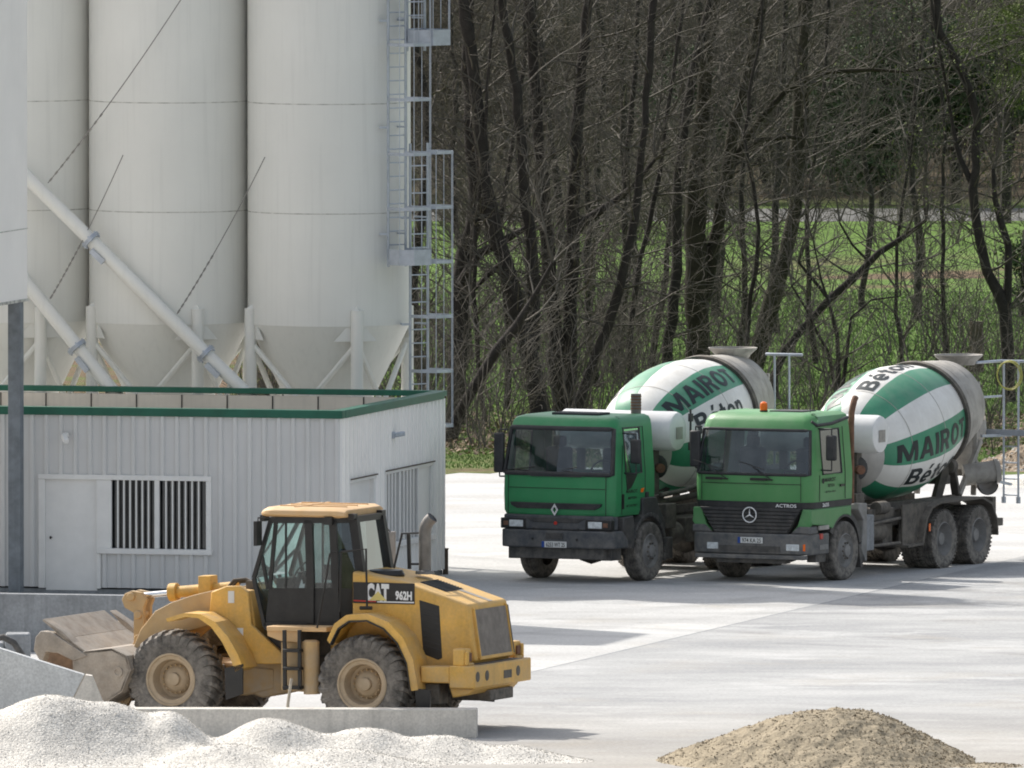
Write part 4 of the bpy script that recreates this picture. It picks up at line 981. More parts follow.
tk = MB(); a, b = p3(311, 640, -1.18), p3(312, 694, -1.18); tk.tube([a, a + Vector((0, 0, -.03)), b], [.10, .135, .135], 18); tk.build('air_tank', M['boom'], tL, smooth=40)
rl = MB()
rl.tube([p3(340, 612, -1.05), p3(341, 553, -1.05), p3(332, 551.5, -1.05)], .02, 6); rl.tube([p3(341, 552, -1.05), p3(366, 549, -1.05), p3(367, 608, -1.05)], .02, 6)
rl.build('handrail', M['lblk'], tL); rl = MB(); rl.tube([p3(330, 553, -1.3), p3(325, 585, -1.3), p3(317, 628, -1.3)], .018, 6); rl.build('handrail', M['lblk'], tL); rl = MB(); rl.tube([p3(360, 608, -1.05), p3(372, 608, -1.05)], .03, 6)
rl.build('rail_foot', M['lblk'], tL); rl = MB(); rl.tube([p3(394, 568, -.3), p3(402, 533.5, -.3), p3(418, 533, .2)], .02, 6); rl.bar(p3(408.5, 534, .0), p3(409.5, 569, .0), .05, .05, (1, 0, 0)); rl.tube([p3(410, 564, 0), p3(421, 564, .2)], .018, 6)
rl.build('handrail', M['lblk'], tL)
ex = MB(); a = p3(425, 572, .15)
ex.tube([a, a + Vector((0, 0, .66)), a + Vector((.015, 0, .74)), a + Vector((.06, 0, .82)), a + Vector((.13, 0, .89))], [.10, .10, .10, .10, .098], 18, cap=False)
ex.lathe([(0, .16), (.05, .15), (.06, .105)], a - Vector((0, 0, .03)), (0, 0, 1), 18)
exo = ex.build('exhaust_stack', M['stack'], tL, smooth=50)
e2 = MB(); d = a + Vector((.122, 0, .883)); e2.lathe([(0, .0), (.001, .094)], d, (.77, 0, .64), 18); e2.build('stack_mouth', M['dark'], exo)
pc = MB(); a = p3(386, 573, -.2); pc.lathe([(-.12, 0), (-.12, .28), (-.02, .31), (.05, .27), (.06, 0)], a, (0, 0, 1), 22); pc.build('air_precleaner', M['lblk'], tL, smooth=40)

# front frame, lift arms, linkage
tw = MB()
for s in (-1, 1):
    Y0, Y1 = sorted((s * .80, s * .70))
    tw.prism(pl([(211, 592), (226, 586), (240, 586), (248, 592), (251, 625), (283, 654), (283, 664), (236, 664), (220, 640), (209, 612)], -.80), 'y', Y0, Y1)
tw.prism(pl([(236, 588), (255, 590), (262, 640), (240, 655)], -.5), 'y', -.70, .70)
two = tw.build('loader_tower', M['yel'], tL, bevel=.02)
dq = MB()
for px, py in ((231, 597), (240, 634)):
    q = pl([(px - 3, py - 6), (px + 3, py - 6), (px + 3, py + 6), (px - 3, py + 6)], -.81); dq.prism(q, 'y', -.808, -.79)
dq.build('warning_sticker', M['plate'], two)
ar = MB()
for s in (-1, 1):
    Y0, Y1 = sorted((s * .69, s * .58))
    ar.prism(pl([(246, 592), (240, 612), (222, 622), (200, 628), (178, 634), (158, 650), (140, 680), (126, 708), (108, 706), (114, 692), (130, 655), (140, 630), (155, 611), (172, 602), (193, 595), (214, 590)], -.69), 'y', Y0, Y1)
ar.prism(pl([(150, 630), (172, 616), (182, 622), (158, 642)], -.6), 'y', -.6, .6)
for px, py in ((118, 699), (232, 610)): ar.tube([(lp(px, py, -.8)[0], -.72, lp(px, py, -.8)[1]), (lp(px, py, -.8)[0], .72, lp(px, py, -.8)[1])], .07, 14)
ar.build('lift_arm', M['boom'], tL, bevel=.015)
tc = MB()
tc.tube([p3(172, 592.5, 0), p3(238, 587, 0)], .095, 18); tc.tube([p3(170, 592.5, 0), p3(178, 592, 0)], .15, 18)
tc.prism(pl([(198, 576), (210, 576), (211, 600), (198, 600)], -.16), 'y', -.16, .16)
tc.build('tilt_cylinder', M['yel'], tL, bevel=.01, smooth=40)
rd = MB(); rd.tube([p3(138, 596, 0), p3(174, 592.5, 0)], .05, 14); rd.build('cylinder_rod', M['chrome'], tL)
lv = MB()
for y in (-.14, .14):
    q = pl([(126, 599), (129, 593), (136, 590), (146, 592), (151, 599), (148, 607), (149, 640), (138, 642), (138, 612), (129, 607)], 0)
    lv.prism(q, 'y', y - .05, y + .05)
for px, py in ((136, 596), (143, 614), (143, 638)): c = lp(px, py, 0); lv.tube([(c[0], -.24, c[1]), (c[0], .24, c[1])], .07, 12)
c0, c1 = p3(143, 638, 0), p3(130, 658, 0); lv.bar(c0, c1, .2, .14)
lv.build('tilt_lever', M['boom'], tL, bevel=.015)
hs = MB()
for k, y in enumerate((-.3, -.18, .2)):
    hs.tube([p3(226 + 3 * k, 590, y), p3(234 + 3 * k, 580 + k, y), p3(246 + 2 * k, 579 + k, y), p3(256, 584, y), p3(262, 600, y)], .028, 7)
hs.bar(p3(247, 585, -.4), p3(256, 585, -.4), .1, .14); hs.tube([p3(258, 588, -.25), p3(262, 620, -.3), p3(276, 640, -.3)], .035, 7)
hs.build('hydraulic_hose', M['chassis'], tL)
hb = MB()
hb.prism(pl([(255, 640), (284, 648), (300, 655), (300, 690), (262, 698), (240, 690), (236, 664)], -.5), 'y', -.48, .48)
hb.prism([(-3.7, .55), (-2.4, .5), (-1.9, .62), (-1.9, .95), (-3.7, 1.1)], 'y', -.5, .5)
hb.tube([(-3.36, -.9, .79), (-3.36, .9, .79)], .22, 14)
hb.build('articulation_frame', M['boom'], tL, bevel=.03)
for s in (-1, 1):
    Y0, Y1 = sorted((s * 1.42, s * .82)); g = MB()
    outer = pl([(166, 618.5), (184, 613), (200, 614), (215, 622), (228, 637), (238, 655), (243, 668)], -1.42)
    inner = pl([(167, 622), (185, 617), (198, 618), (211, 627), (222, 642), (231, 660), (235, 672)], -1.42)
    for k in range(len(outer) - 1): g.prism([outer[k], outer[k + 1], inner[k + 1], inner[k]], 'y', Y0, Y1)
    go = g.build('front_mudguard', M['yel'], tL, smooth=50)
    g = MB(); g.prism(pl([(225, 668), (243, 664), (243, 694), (226, 700)], -1.40), 'y', min(s * 1.42, s * 1.38), max(s * 1.42, s * 1.38)); g.build('mudflap', M['lblk'], go)

# bucket
NB = -1.5
def bk(px, py): return lp(px, py, NB)
sec = [bk(36, 640), bk(45, 680), bk(80, 712), bk(104, 706), bk(124, 688), bk(131, 668), bk(126, 655), bk(112, 648), bk(84, 652), bk(64, 637), bk(43, 619)]
bkt = MB()
th = .05
def sheet(pts, t=th, y0=NB, y1=-NB):
    for (x0, z0), (x1, z1) in zip(pts, pts[1:]):
        d = Vector((x1 - x0, z1 - z0)); n = Vector((-d.y, d.x)).normalized() * t
        bkt.prism([(x0, z0), (x1, z1), (x1 + n.x, z1 + n.y), (x0 + n.x, z0 + n.y)], 'y', y0, y1)
floor_ = [bk(36, 704), bk(80, 708), bk(104, 703)]
shell_ = [bk(104, 704), bk(122, 692), bk(131, 670), bk(127, 656), bk(112, 648), bk(84, 651)]
sheet(floor_); sheet(shell_)
sheet([bk(86, 652), bk(66, 638), bk(43, 619)], .035, NB + .02, 1.05)
bucket = bkt.build('bucket', M['steel'], tL, bevel=.008, smooth=40)
ri = MB(); ri.prism(pl([(40, 652), (78, 652), (92, 704), (38, 704)], -.9), 'y', -.9, -.86); ri.build('inner_face', M['bucket_in'], bucket)
for s in (-1, 1):
    sdp = MB(); Y0, Y1 = sorted((s * 1.5, s * 1.45))
    sdp.prism(pl([(36, 704), (80, 708), (104, 703), (122, 692), (131, 670), (127, 656), (112, 648), (84, 651), (72, 655), (73, 674), (60, 690)], NB), 'y', Y0, Y1)
    sdp.prism(pl([(34, 650), (36, 637), (41, 631), (51, 632), (70, 644), (88, 656), (74, 661), (58, 653), (46, 652), (42, 664)], NB), 'y', min(s * 1.52, s * 1.30), max(s * 1.52, s * 1.30))
    sdp.prism(pl([(44, 620), (62, 632), (78, 648), (72, 646), (58, 636)], NB), 'y', min(s * 1.48, s * 1.2), max(s * 1.48, s * 1.2))
    sdp.build('side_plate', M['steel'], bucket, bevel=.012)
bt = MB(); c = bk(118, 672); bt.lathe([(0, .085), (.03, .085), (.03, .05), (.012, .045), (.012, 0)], (c[0], NB - .0, c[1]), (0, -1, 0), 18)
for y in (-1.2, -.6, 0, .6, 1.2): a = bk(36, 704); bt.prism([(a[0] - .22, a[1] - .01), (a[0] + .1, a[1] - .03), (a[0] + .1, a[1] + .06)], 'y', y - .07, y + .07)
bt.build('bucket_tooth', M['steel'], bucket)
# ------------------------------------------------------------------ site office
BROT = R(-14.5)
BUX = Vector((math.cos(BROT), math.sin(BROT), 0)); BUY = Vector((-math.sin(BROT), math.cos(BROT), 0))
C0 = at(340, 598)
tO = thing('site_office', 'low white ribbed metal office building with green roof edge and barred windows', 'building', C0, BROT)
H, LB, DB = 3.36, 11.0, 7.3
def corr(mb, a0, a1, z0, z1, face):               # ribbed sheet; face 'f' = front (y = 0), 'r' = right side (x = 0)
    pitch, dep = .27, .045
    st = []; k = math.floor(a0 / pitch)
    while k * pitch < a1 + pitch:
        b = k * pitch
        st += [(b, 0), (b + .17, 0), (b + .19, dep), (b + .25, dep)]
        k += 1
    st = [(a, d) for a, d in st if a0 < a < a1]; st = [(a0, 0)] + st + [(a1, 0)]
    vs = []
    for a, d in st:
        for z in (z0, z1): vs.append((a, -d, z) if face == 'f' else (d, a, z))
    mb.add(vs, [(2 * i, 2 * i + 2, 2 * i + 3, 2 * i + 1) for i in range(len(st) - 1)])
wl = MB()
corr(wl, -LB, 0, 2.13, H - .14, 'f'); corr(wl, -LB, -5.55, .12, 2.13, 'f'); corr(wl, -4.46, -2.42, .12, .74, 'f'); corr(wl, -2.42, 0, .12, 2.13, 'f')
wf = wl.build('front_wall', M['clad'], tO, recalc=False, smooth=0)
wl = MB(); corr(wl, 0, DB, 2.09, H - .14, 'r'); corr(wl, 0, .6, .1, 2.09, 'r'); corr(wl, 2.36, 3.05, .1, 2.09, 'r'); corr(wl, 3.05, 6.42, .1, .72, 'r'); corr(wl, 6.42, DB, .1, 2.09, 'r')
wr = wl.build('side_wall', M['clad_lit'], tO, recalc=False, smooth=0)
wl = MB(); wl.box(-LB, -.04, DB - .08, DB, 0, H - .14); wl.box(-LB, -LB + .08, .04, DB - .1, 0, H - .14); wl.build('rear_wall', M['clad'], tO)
wl = MB(); wl.box(-LB + .1, -.06, .06, DB - .12, 2.84, 2.9); wl.build('roof', M['roof'], tO)
wl = MB()
wl.box(-LB + .1, -.2, DB - .2, DB - .09, 2.9, H - .13); wl.box(-.2, -.09, .2, DB - .1, 2.9, H - .13); wl.box(-LB + .1, -.2, .09, .2, 2.9, H - .13)
po_ = wl.build('parapet', M['tan'], tO)
wl = MB()
for k in range(13): wl.box(-.6 - k * .86, -.58 - k * .86, DB - .215, DB - .2, 2.9, H - .13)
wl.build('parapet_joint', M['lblk'], po_)
gc = MB()
gc.box(-LB, .06, -.07, .17, H - .145, H); gc.box(-.17, .063, .173, DB - .17, H - .145, H - .002); gc.box(-LB, .06, DB - .168, DB + .05, H - .10, H)
gc.build('green_capping', M['green_cap'], tO, bevel=.01)
fl = MB(); fl.box(-LB, 0, .04, .5, 0, .09); fl.box(-.4, -.02, .5, DB, 0, .08); fl.build('plinth', M['conc'], tO)
tr = MB()                                         # smooth trim round door and window
tr.box(-5.60, -2.38, -.05, .04, 2.06, 2.15); tr.box(-5.60, -5.48, -.04, .04, .1, 2.06); tr.box(-4.52, -4.24, -.03, .04, .76, 2.06); tr.box(-4.52, -4.44, -.03, .04, .1, .76); tr.box(-2.48, -2.38, -.035, .04, .76, 2.06)
tr.box(-4.5, -2.36, -.09, .04, .735, .83); tr.box(-3.44, -3.35, -.03, .04, .83, 2.06)
tr.build('opening_trim', M['white_trim'], tO, bevel=.008)
d = MB(); d.box(-5.48, -4.52, .03, .08, .06, 2.06); do = d.build('door', M['white_trim'], tO, bevel=.006)
d = MB(); d.box(-5.40, -5.375, .0, .03, .98, 1.03); d.tube([(-5.39, .0, 1.01), (-5.35, -.01, 1.01)], .008, 6); d.build('handle', M['lblk'], do)
def window(a0, a1, z0, z1, face, n, parts):
    m = MB(); (m.box(a0, a1, .10, .12, z0, z1) if face == 'f' else m.box(-.12, -.10, a0, a1, z0, z1)); wo = m.build('window', M['winglass'], tO)
    m = MB(); (m.box(a0, a1, .32, .34, z0, z1) if face == 'f' else m.box(-.34, -.32, a0, a1, z0, z1)); m.build('dark_room_backing', M['dark'], wo)  # dark sheet stands in for the unlit room behind the glass
    m = MB()
    for b0, b1, k in parts:
        for i in range(1, k):
            b = b0 + (b1 - b0) * i / k; w2 = .0125 if face == 'f' else .045
            (m.box(b - w2, b + w2, -.015, .015, z0, z1) if face == 'f' else m.box(-.02, .02, b - w2, b + w2, z0, z1))
    m.build('window_bars', M['white_trim'], wo)
    m = MB(); (m.box(a0 - .03, a1 + .03, .04, .34, z0 - .05, z0) if face == 'f' else m.box(-.34, -.04, a0, a1, z0 - .05, z0)); m.build('sill', M['white_trim'], wo)
window(-4.24, -2.48, .83, 2.06, 'f', 12, [(-4.24, -3.44, 7), (-3.35, -2.5, 7)])
window(3.12, 5.36, .80, 2.05, 'r', 8, [(3.12, 4.05, 4), (4.18, 5.36, 5)])
tr = MB()
tr.box(-.04, .05, 3.03, 6.44, 2.05, 2.11); tr.box(-.02, .09, 3.0, 6.44, .70, .80); tr.box(-.04, .04, 3.03, 3.12, .8, 2.05); tr.box(-.04, .03, 4.05, 4.18, .8, 2.05); tr.box(-.03, .03, 5.36, 5.45, .8, 2.05)
tr.box(-.05, -.01, 5.45, 6.36, .8, 2.05); tr.box(-.04, .05, .58, 2.38, 2.03, 2.09); tr.box(-.12, .03, .58, .66, .1, 2.03); tr.box(-.12, .03, 2.28, 2.38, .1, 2.03); tr.box(-.12, .03, 6.36, 6.45, .8, 2.045)
tr.build('opening_trim', M['white_trim'], tO, bevel=.008)
d = MB(); d.box(-.08, -.04, .66, 1.5, .06, 2.03); d.box(-.10, -.06, 1.5, 2.3, .06, 2.03); d.build('door', M['white_trim'], tO, bevel=.006)
dl_ = MB(); dl_.box(.05, .075, .55, 2.4, 2.085, 2.105); dl_.box(.05, .075, 3.0, 6.46, 2.105, 2.125); dl_.build('drip_edge', M['wooddk'], tO)
cm = MB(); cm.box(-5.12, -5.02, -.16, -.03, 2.82, 2.9); cm.bar((-5.1, -.14, 2.85), (-5.0, -.30, 2.75), .09, .09); cmo = cm.build('security_camera', M['white_trim'], bevel=.012)
cmo.matrix_world = Matrix.Translation(C0) @ Matrix.Rotation(BROT, 4, 'Z'); tag(cmo, 'small white security camera on the front wall above the office door', 'camera')
lm = MB(); lm.box(.03, .09, 3.45, 3.57, 2.68, 2.80); lm.bar((.07, 3.5, 2.74), (.20, 3.72, 2.76), .09, .08); lmo = lm.build('flood_light', M['galv'], bevel=.015)
lmo.matrix_world = Matrix.Translation(C0) @ Matrix.Rotation(BROT, 4, 'Z'); tag(lmo, 'small grey flood light fixed high on the sunless side wall of the office', 'lamp')

# ------------------------------------------------------------------ silos
SY = ground_y(564.5)
def Zs(py): return on(300, py, SY).z
RS = 1.495
SX = [on(p, 320, SY).x for p in (13, 170.5, 329.5)]
zj, z_top = Zs(321), 13.4
labels = ['tall cream silo furthest left, half hidden behind the white box', 'tall cream silo in the middle of the three, with the long tube across its foot', 'tall cream silo on the right with the caged ladder beside it']
def make_silo(first=None):
    t = thing('silo', labels[0], 'silo', (0, 0, 0), 0, 'cement silos standing in a row')
    b = MB(); b.lathe([(zj, RS), (z_top, RS), (z_top + .35, .35), (z_top + .4, 0)], (0, 0, 0), (0, 0, 1), 72)
    bo = b.build('silo_body', M['silo'], t, smooth=30)
    c = MB(); c.lathe([(1.7, .16), (1.95, .18), (2.0, .26), (zj, RS - .004)], (0, 0, 0), (0, 0, 1), 72); c.build('silo_cone', M['silo'], t, smooth=30)
    s = MB()
    for py in (100, 209): s.lathe([(Zs(py) - .009, RS + .0005), (Zs(py), RS + .0035), (Zs(py) + .009, RS + .0005)], (0, 0, 0), (0, 0, 1), 72)
    for z in (Zs(-8), Zs(-117)): s.lathe([(z - .012, RS + .001), (z, RS + .007), (z + .012, RS + .001)], (0, 0, 0), (0, 0, 1), 72)
    s.build('weld_seam', M['silo_seam'], bo)
    pos = []
    for k in range(4):
        a = R(200 + 90 * k); d = Vector((math.cos(a), math.sin(a), 0)); tq = Vector((-d.y, d.x, 0)); p = d * (RS + .03); pos.append(p)
        g = MB(); g.tube([p, p + Vector((0, 0, Zs(305)))], .112, 14)
        g.add([tuple(p + d * .11 + Vector((0, 0, Zs(306)))), tuple(p - d * .10 + Vector((0, 0, Zs(298)))), tuple(p - d * .10 + tq * .12 + Vector((0, 0, Zs(306)))), tuple(p - d * .1 - tq * .12 + Vector((0, 0, Zs(306))))], [(0, 1, 2), (0, 3, 1), (1, 3, 2)])
        for sg in (-1, 1):
            q = p - d * .05; vs = [q + Vector((0, 0, Zs(318))), q + tq * sg * .11 + Vector((0, 0, Zs(318))), q + tq * sg * .42 + d * (-.03) + Vector((0, 0, Zs(336))), q + Vector((0, 0, Zs(336)))]
            g.add([tuple(v) for v in vs] + [tuple(v - d * .02) for v in vs], [(0, 1, 2, 3), (7, 6, 5, 4), (0, 1, 5, 4), (1, 2, 6, 5), (2, 3, 7, 6), (3, 0, 4, 7)])
        g.build('leg', M['silo'], t, smooth=40)
    for k in range(4):
        a, b2 = pos[k], pos[(k + 1) % 4]; m = (a + b2) / 2; g = MB()
        for p in (a, b2): g.tube([p + Vector((0, 0, Zs(338))), m + Vector((0, 0, Zs(402)))], .052, 8)
        g.tube([a + Vector((0, 0, 1.9)), b2 + Vector((0, 0, 1.9))], .05, 8)
        g.build('brace', M['silo'], t)
    r = MB()
    for k in range(16): a = 2 * PI * k / 16; r.tube([(1.38 * math.cos(a), 1.38 * math.sin(a), z_top), (1.38 * math.cos(a), 1.38 * math.sin(a), z_top + 1.05)], .02, 5)
    for z in (.55, 1.05): r.tube([(1.38 * math.cos(2 * PI * k / 32), 1.38 * math.sin(2 * PI * k / 32), z_top + z) for k in range(32)], .02, 5, closed=True)
    r.lathe([(z_top, .35), (z_top + 1.3, .35), (z_top + 1.4, 0)], (.3, .2, 0), (0, 0, 1), 14)
    r.build('top_railing', M['galv'], t)
    return t
s0 = make_silo()
silos = [s0]
for k in (1, 2):
    c = s0.copy(); COL.objects.link(c); silos.append(c); c['label'] = labels[k]
    for ch in list(s0.children):
        e = ch.copy(); COL.objects.link(e); e.parent = c
        for gch in list(ch.children):
            f = gch.copy(); COL.objects.link(f); f.parent = e
for k, s in enumerate(silos): s.location = (SX[k], SY + (1 - k) * .74, 0)

# tubes leading down from the silos, with their guy cables
def AYf(px): return SY - 1.72 - .2586 * (on(px, 320, SY).x - SX[1])
def auger(p0, p1, r, clamps, label):
    m = MB(); a, b = on(*p0, AYf(p0[0])), on(*p1, AYf(p1[0])); m.tube([a, b], r, 22)
    o = m.build('screw_conveyor', M['silo'], smooth=40); tag(o, label, 'conveyor tube', 'conveyor tubes below the silos')
    for px, py in clamps:
        c = on(px, py, AYf(px)); d = (b - a).normalized(); g = MB()
        g.lathe([(-.035, r), (-.035, r + .07), (-.005, r + .07), (-.005, r + .055), (.005, r + .055), (.005, r + .07), (.035, r + .07), (.035, r)], c, d, 22)
        for k in range(6):
            t = 2 * PI * k / 6; e1 = d.orthogonal().normalized(); e2 = d.cross(e1); q = c + (e1 * math.cos(t) + e2 * math.sin(t)) * (r + .05); g.tube([q - d * .06, q + d * .06], .016, 5)
        g.box(c.x - .02, c.x + .3, c.y - .2, c.y - .12, c.z - .30, c.z - .1) if 0 else None
        e = c + d * .25 + Vector((-.06, -.12, -.12)); g.bar(e - d * .16, e + d * .16, .08, .1)
        go = g.build('clamp_flange', M['galv'], o)
    return o
auger((20, 170), (262, 409), .125, [(91, 240), (206, 354)], 'long white slanting tube crossing the middle silo down to the roof')
auger((20, 275), (128, 410), .125, [(77, 347)], 'short white slanting tube low in front of the left silo')
def cable(p0, y0, p1, y1, label, zr=.010, chain=0):
    a, b = on(*p0, y0), on(*p1, y1); m = MB(); n = 24; pts = []
    for i in range(n + 1):
        u = i / n; p = a.lerp(b, u); p.z -= .10 * 4 * u * (1 - u); pts.append(p)
    m.tube(pts, zr, 5)
    k0 = int(n * .62)
    for i in range(k0, n, 1):                     # turnbuckles and clips near the lower end
        q = pts[i].lerp(pts[i + 1], .5); d = (pts[i + 1] - pts[i]).normalized(); m.tube([q - d * .035, q + d * .035], .017, 6)
    tag(m.build('guy_cable', M['cable']), label, 'cable', 'guy cables holding the conveyor tubes')
cable((182, -2), SY - 1.75, (48, 183), AYf(48) - .18, 'thin cable running from high up to the upper end of the long tube')
cable((123, 155), SY - 1.45, (50, 299), AYf(50) - .18, 'thin cable from the middle silo to the short tube')
cable((265, 157), SY - .74 - 1.1, (177, 314), AYf(177) - .18, 'thin cable from the right silo to the middle of the long tube')

# caged ladder, three staggered flights
tC = thing('caged_ladder', 'galvanised caged ladder in staggered flights on the right side of the right silo', 'ladder', (0, 0, 0))
qd = Vector((.76, .65, 0)); pd = Vector((.65, -.76, 0))
def flight(px, Y, z0, z1, c0, c1, basket):
    c = on(px, 300, Y); c.z = 0; g = MB(); wd = .21
    for s in (-1, 1): g.tube([c + qd * s * wd + Vector((0, 0, z0)), c + qd * s * wd + Vector((0, 0, z1))], .026, 6)
    f = part('flight', tC)
    g.build('rail', M['galv'], f)
    g = MB(); z = z0 + .15
    while z < z1: g.tube([c - qd * wd + Vector((0, 0, z)), c + qd * wd + Vector((0, 0, z))], .013, 5); z += .25
    g.build('rung', M['galv'], f)
    hoop = [(wd, 0), (.36, .22), (.36, .5), (.2, .72), (-.2, .72), (-.36, .5), (-.36, .22), (-wd, 0)]
    g = MB(); z = c0
    while z <= c1 + .01:
        ps = [c + qd * a + pd * b + Vector((0, 0, z)) for a, b in hoop]
        for u, v in zip(ps, ps[1:]): g.bar(u, v, .02, .055)
        z += 1.0
    g.build('cage_hoop', M['galv'], f)
    g = MB()
    for a, b in ((.36, .28), (.36, .5), (.2, .72), (-.2, .72), (-.36, .5)):
        g.bar(c + qd * a + pd * b + Vector((0, 0, c0)), c + qd * a + pd * b + Vector((0, 0, c1)), .045, .014, (1, 0, 0))
    g.build('cage_bar', M['galv'], f)
    if basket:
        g = MB(); ps = [c + qd * a * 1.02 + pd * b * 1.02 for a, b in hoop]
        for u, v in zip(ps, ps[1:]):
            g.add([tuple(u + Vector((0, 0, c0 - .02))), tuple(v + Vector((0, 0, c0 - .02))), tuple(v + Vector((0, 0, c0 + .26))), tuple(u + Vector((0, 0, c0 + .26)))], [(0, 1, 2, 3)])
        g.add([tuple(p + Vector((0, 0, c0 - .02))) for p in ps], [tuple(range(len(ps)))])
        g.build('platform_basket', M['galv'], f)
    g = MB(); z = z0 + .6
    while z < z1:
        for s in (-1, 1): g.bar(c + qd * s * wd + Vector((0, 0, z)), c + qd * s * wd - pd * .35 + Vector((0, 0, z)), .04, .03)
        g.bar(c + qd * -wd + Vector((0, 0, z)), c + qd * -wd + Vector((-.16, -.02, z)), .04, .04); z += 1.95
    g.build('wall_bracket', M['galv'], f)
LY = SY - 1.85
flight(397, LY, Zs(262), 13.4, Zs(258), 13.2, True)
flight(419, LY + .35, .0, Zs(140), Zs(420), Zs(148), False)
flight(416, LY + .3, Zs(48), 14.0, Zs(40), 13.9, True)

# white plant enclosure on posts, at the left edge
E = at(28, 594)
tW = thing('plant_enclosure', 'white clad box standing high on a grey steel post at the left edge', 'plant box', (E.x, E.y, 0), BROT)
zb = (594 - 299) / 55.8
m = MB(); m.box(-5.0, 0, -3.4, 0, zb, 14.9); m.build('box_cladding', M['white_box'], tW, bevel=.02)
m = MB(); m.box(-5.01, .008, -3.41, .008, zb + 1.28, zb + 1.295); m.box(-5.02, .012, -3.42, .012, zb - .02, zb + .03); m.build('cladding_joint', M['silo_seam'], tW)
for x, y in ((-.12, -.36), (-4.8, -.36), (-.12, -3.2), (-4.8, -3.2)):
    m = MB(); m.box(x - .115, x + .115, y - .115, y + .115, 0, zb - .02); m.box(x - .2, x + .2, y - .2, y + .2, 0, .03)
    m.build('steel_post', M['post'], tW, bevel=.008)

# ------------------------------------------------------------------ walls, slab, small yard things
def wall_obj(name, p, ux, L0, L1, th, h, m, label, cat):
    g = MB(); n = Vector((-ux.y, ux.x, 0))
    a = p + ux * L0; b = p + ux * L1
    vs = [a, b, b + n * th, a + n * th]
    g.add([tuple(v) for v in vs] + [tuple(v + Vector((0, 0, h))) for v in vs], [(3, 2, 1, 0), (4, 5, 6, 7), (0, 1, 5, 4), (1, 2, 6, 5), (2, 3, 7, 6), (3, 0, 4, 7)])
    o = g.build(name, m, bevel=.015); tag(o, label, cat); return o
wall_obj('retaining_wall', at(140, 654), BUX, -6, 1.9, .25, 1.0, M['conc'], 'stained grey concrete wall below the office front, behind the loader bucket', 'wall')
wall_obj('low_wall', at(477, 738.5), Vector((math.cos(R(-1.5)), math.sin(R(-1.5)), 0)), -6.2, 0, .45, .47, M['concl'], 'long low pale concrete kerb wall in front of the loader', 'wall')
p = at(100, 741); Y = p.y
g = MB(); z = lambda py: on(100, py, Y).z; x = lambda px: on(px, 700, Y).x
g.prism([(x(-70), 0), (x(72), 0), (x(72), z(700)), (x(84.5), z(675)), (x(0), z(648.5)), (x(-70), z(627))], 'y', Y, Y + .30)
o = g.build('wing_wall', M['conc_slab'], bevel=.012); tag(o, 'smooth grey concrete slab with a sloping top behind the gravel heap', 'slab')
g = MB(); a0 = [(x(85.6), Y - .02, z(675)), (x(73.2), Y - .02, z(700)), (x(73.2), Y - .02, 0), (x(118), Y - .02, 0), (x(101), Y - .02, z(698)), (x(92), Y - .02, z(676))]
b0 = [(q[0], Y + .30, q[2]) for q in a0]; k = len(a0)
g.add(a0 + b0, [tuple(range(k)), tuple(range(2 * k - 1, k - 1, -1))] + [(i, (i + 1) % k, k + (i + 1) % k, k + i) for i in range(k)])
o = g.build('wing_wall_end', M['concl']); tag(o, 'pointed end of the sloping concrete slab, sky light painted in as a pale tone', 'slab')  # end face coloured pale for the sky light falling on it
g = MB(); a = at(289, 736); g.tube([a, a + Vector((-.02, 0, .5)), a + Vector((.04, .02, .93))], [.028, .026, .022], 8); o = g.build('stake', M['wood'], smooth=40); tag(o, 'short pale wooden stake standing below the loader steps', 'stake')
g = MB(); a = at(445.5, 574.5); g.box(a.x - .05, a.x + .05, a.y - .05, a.y + .05, 0, .46); g.box(a.x - .06, a.x + .06, a.y - .06, a.y + .06, .46, .48); o = g.build('wooden_post', M['wooddk'], bevel=.01); tag(o, 'short brown wooden post at the right rear corner of the office', 'post')
g = MB(); c = at(8, 690); Yt = c.y + 2
pts = [on(px, py, Yt) for px, py in ((-14, 660), (-8, 640), (3, 637), (14, 643), (22, 655), (28, 668))]; g.tube(pts, .055, 10); o = g.build('rubber_hose', M['blk'], smooth=60); tag(o, 'black rubber hose arching behind the concrete slab at the left edge', 'hose')
g = MB(); q = on(18, 640, Yt + 1); g.box(q.x - .22, q.x + .2, q.y, q.y + .6, 0, q.z + .1); g.box(q.x - .5, q.x - .24, q.y, q.y + .6, 0, q.z - .05); o = g.build('concrete_block', M['conc'], bevel=.04); tag(o, 'rough grey concrete block under the black hose', 'block')

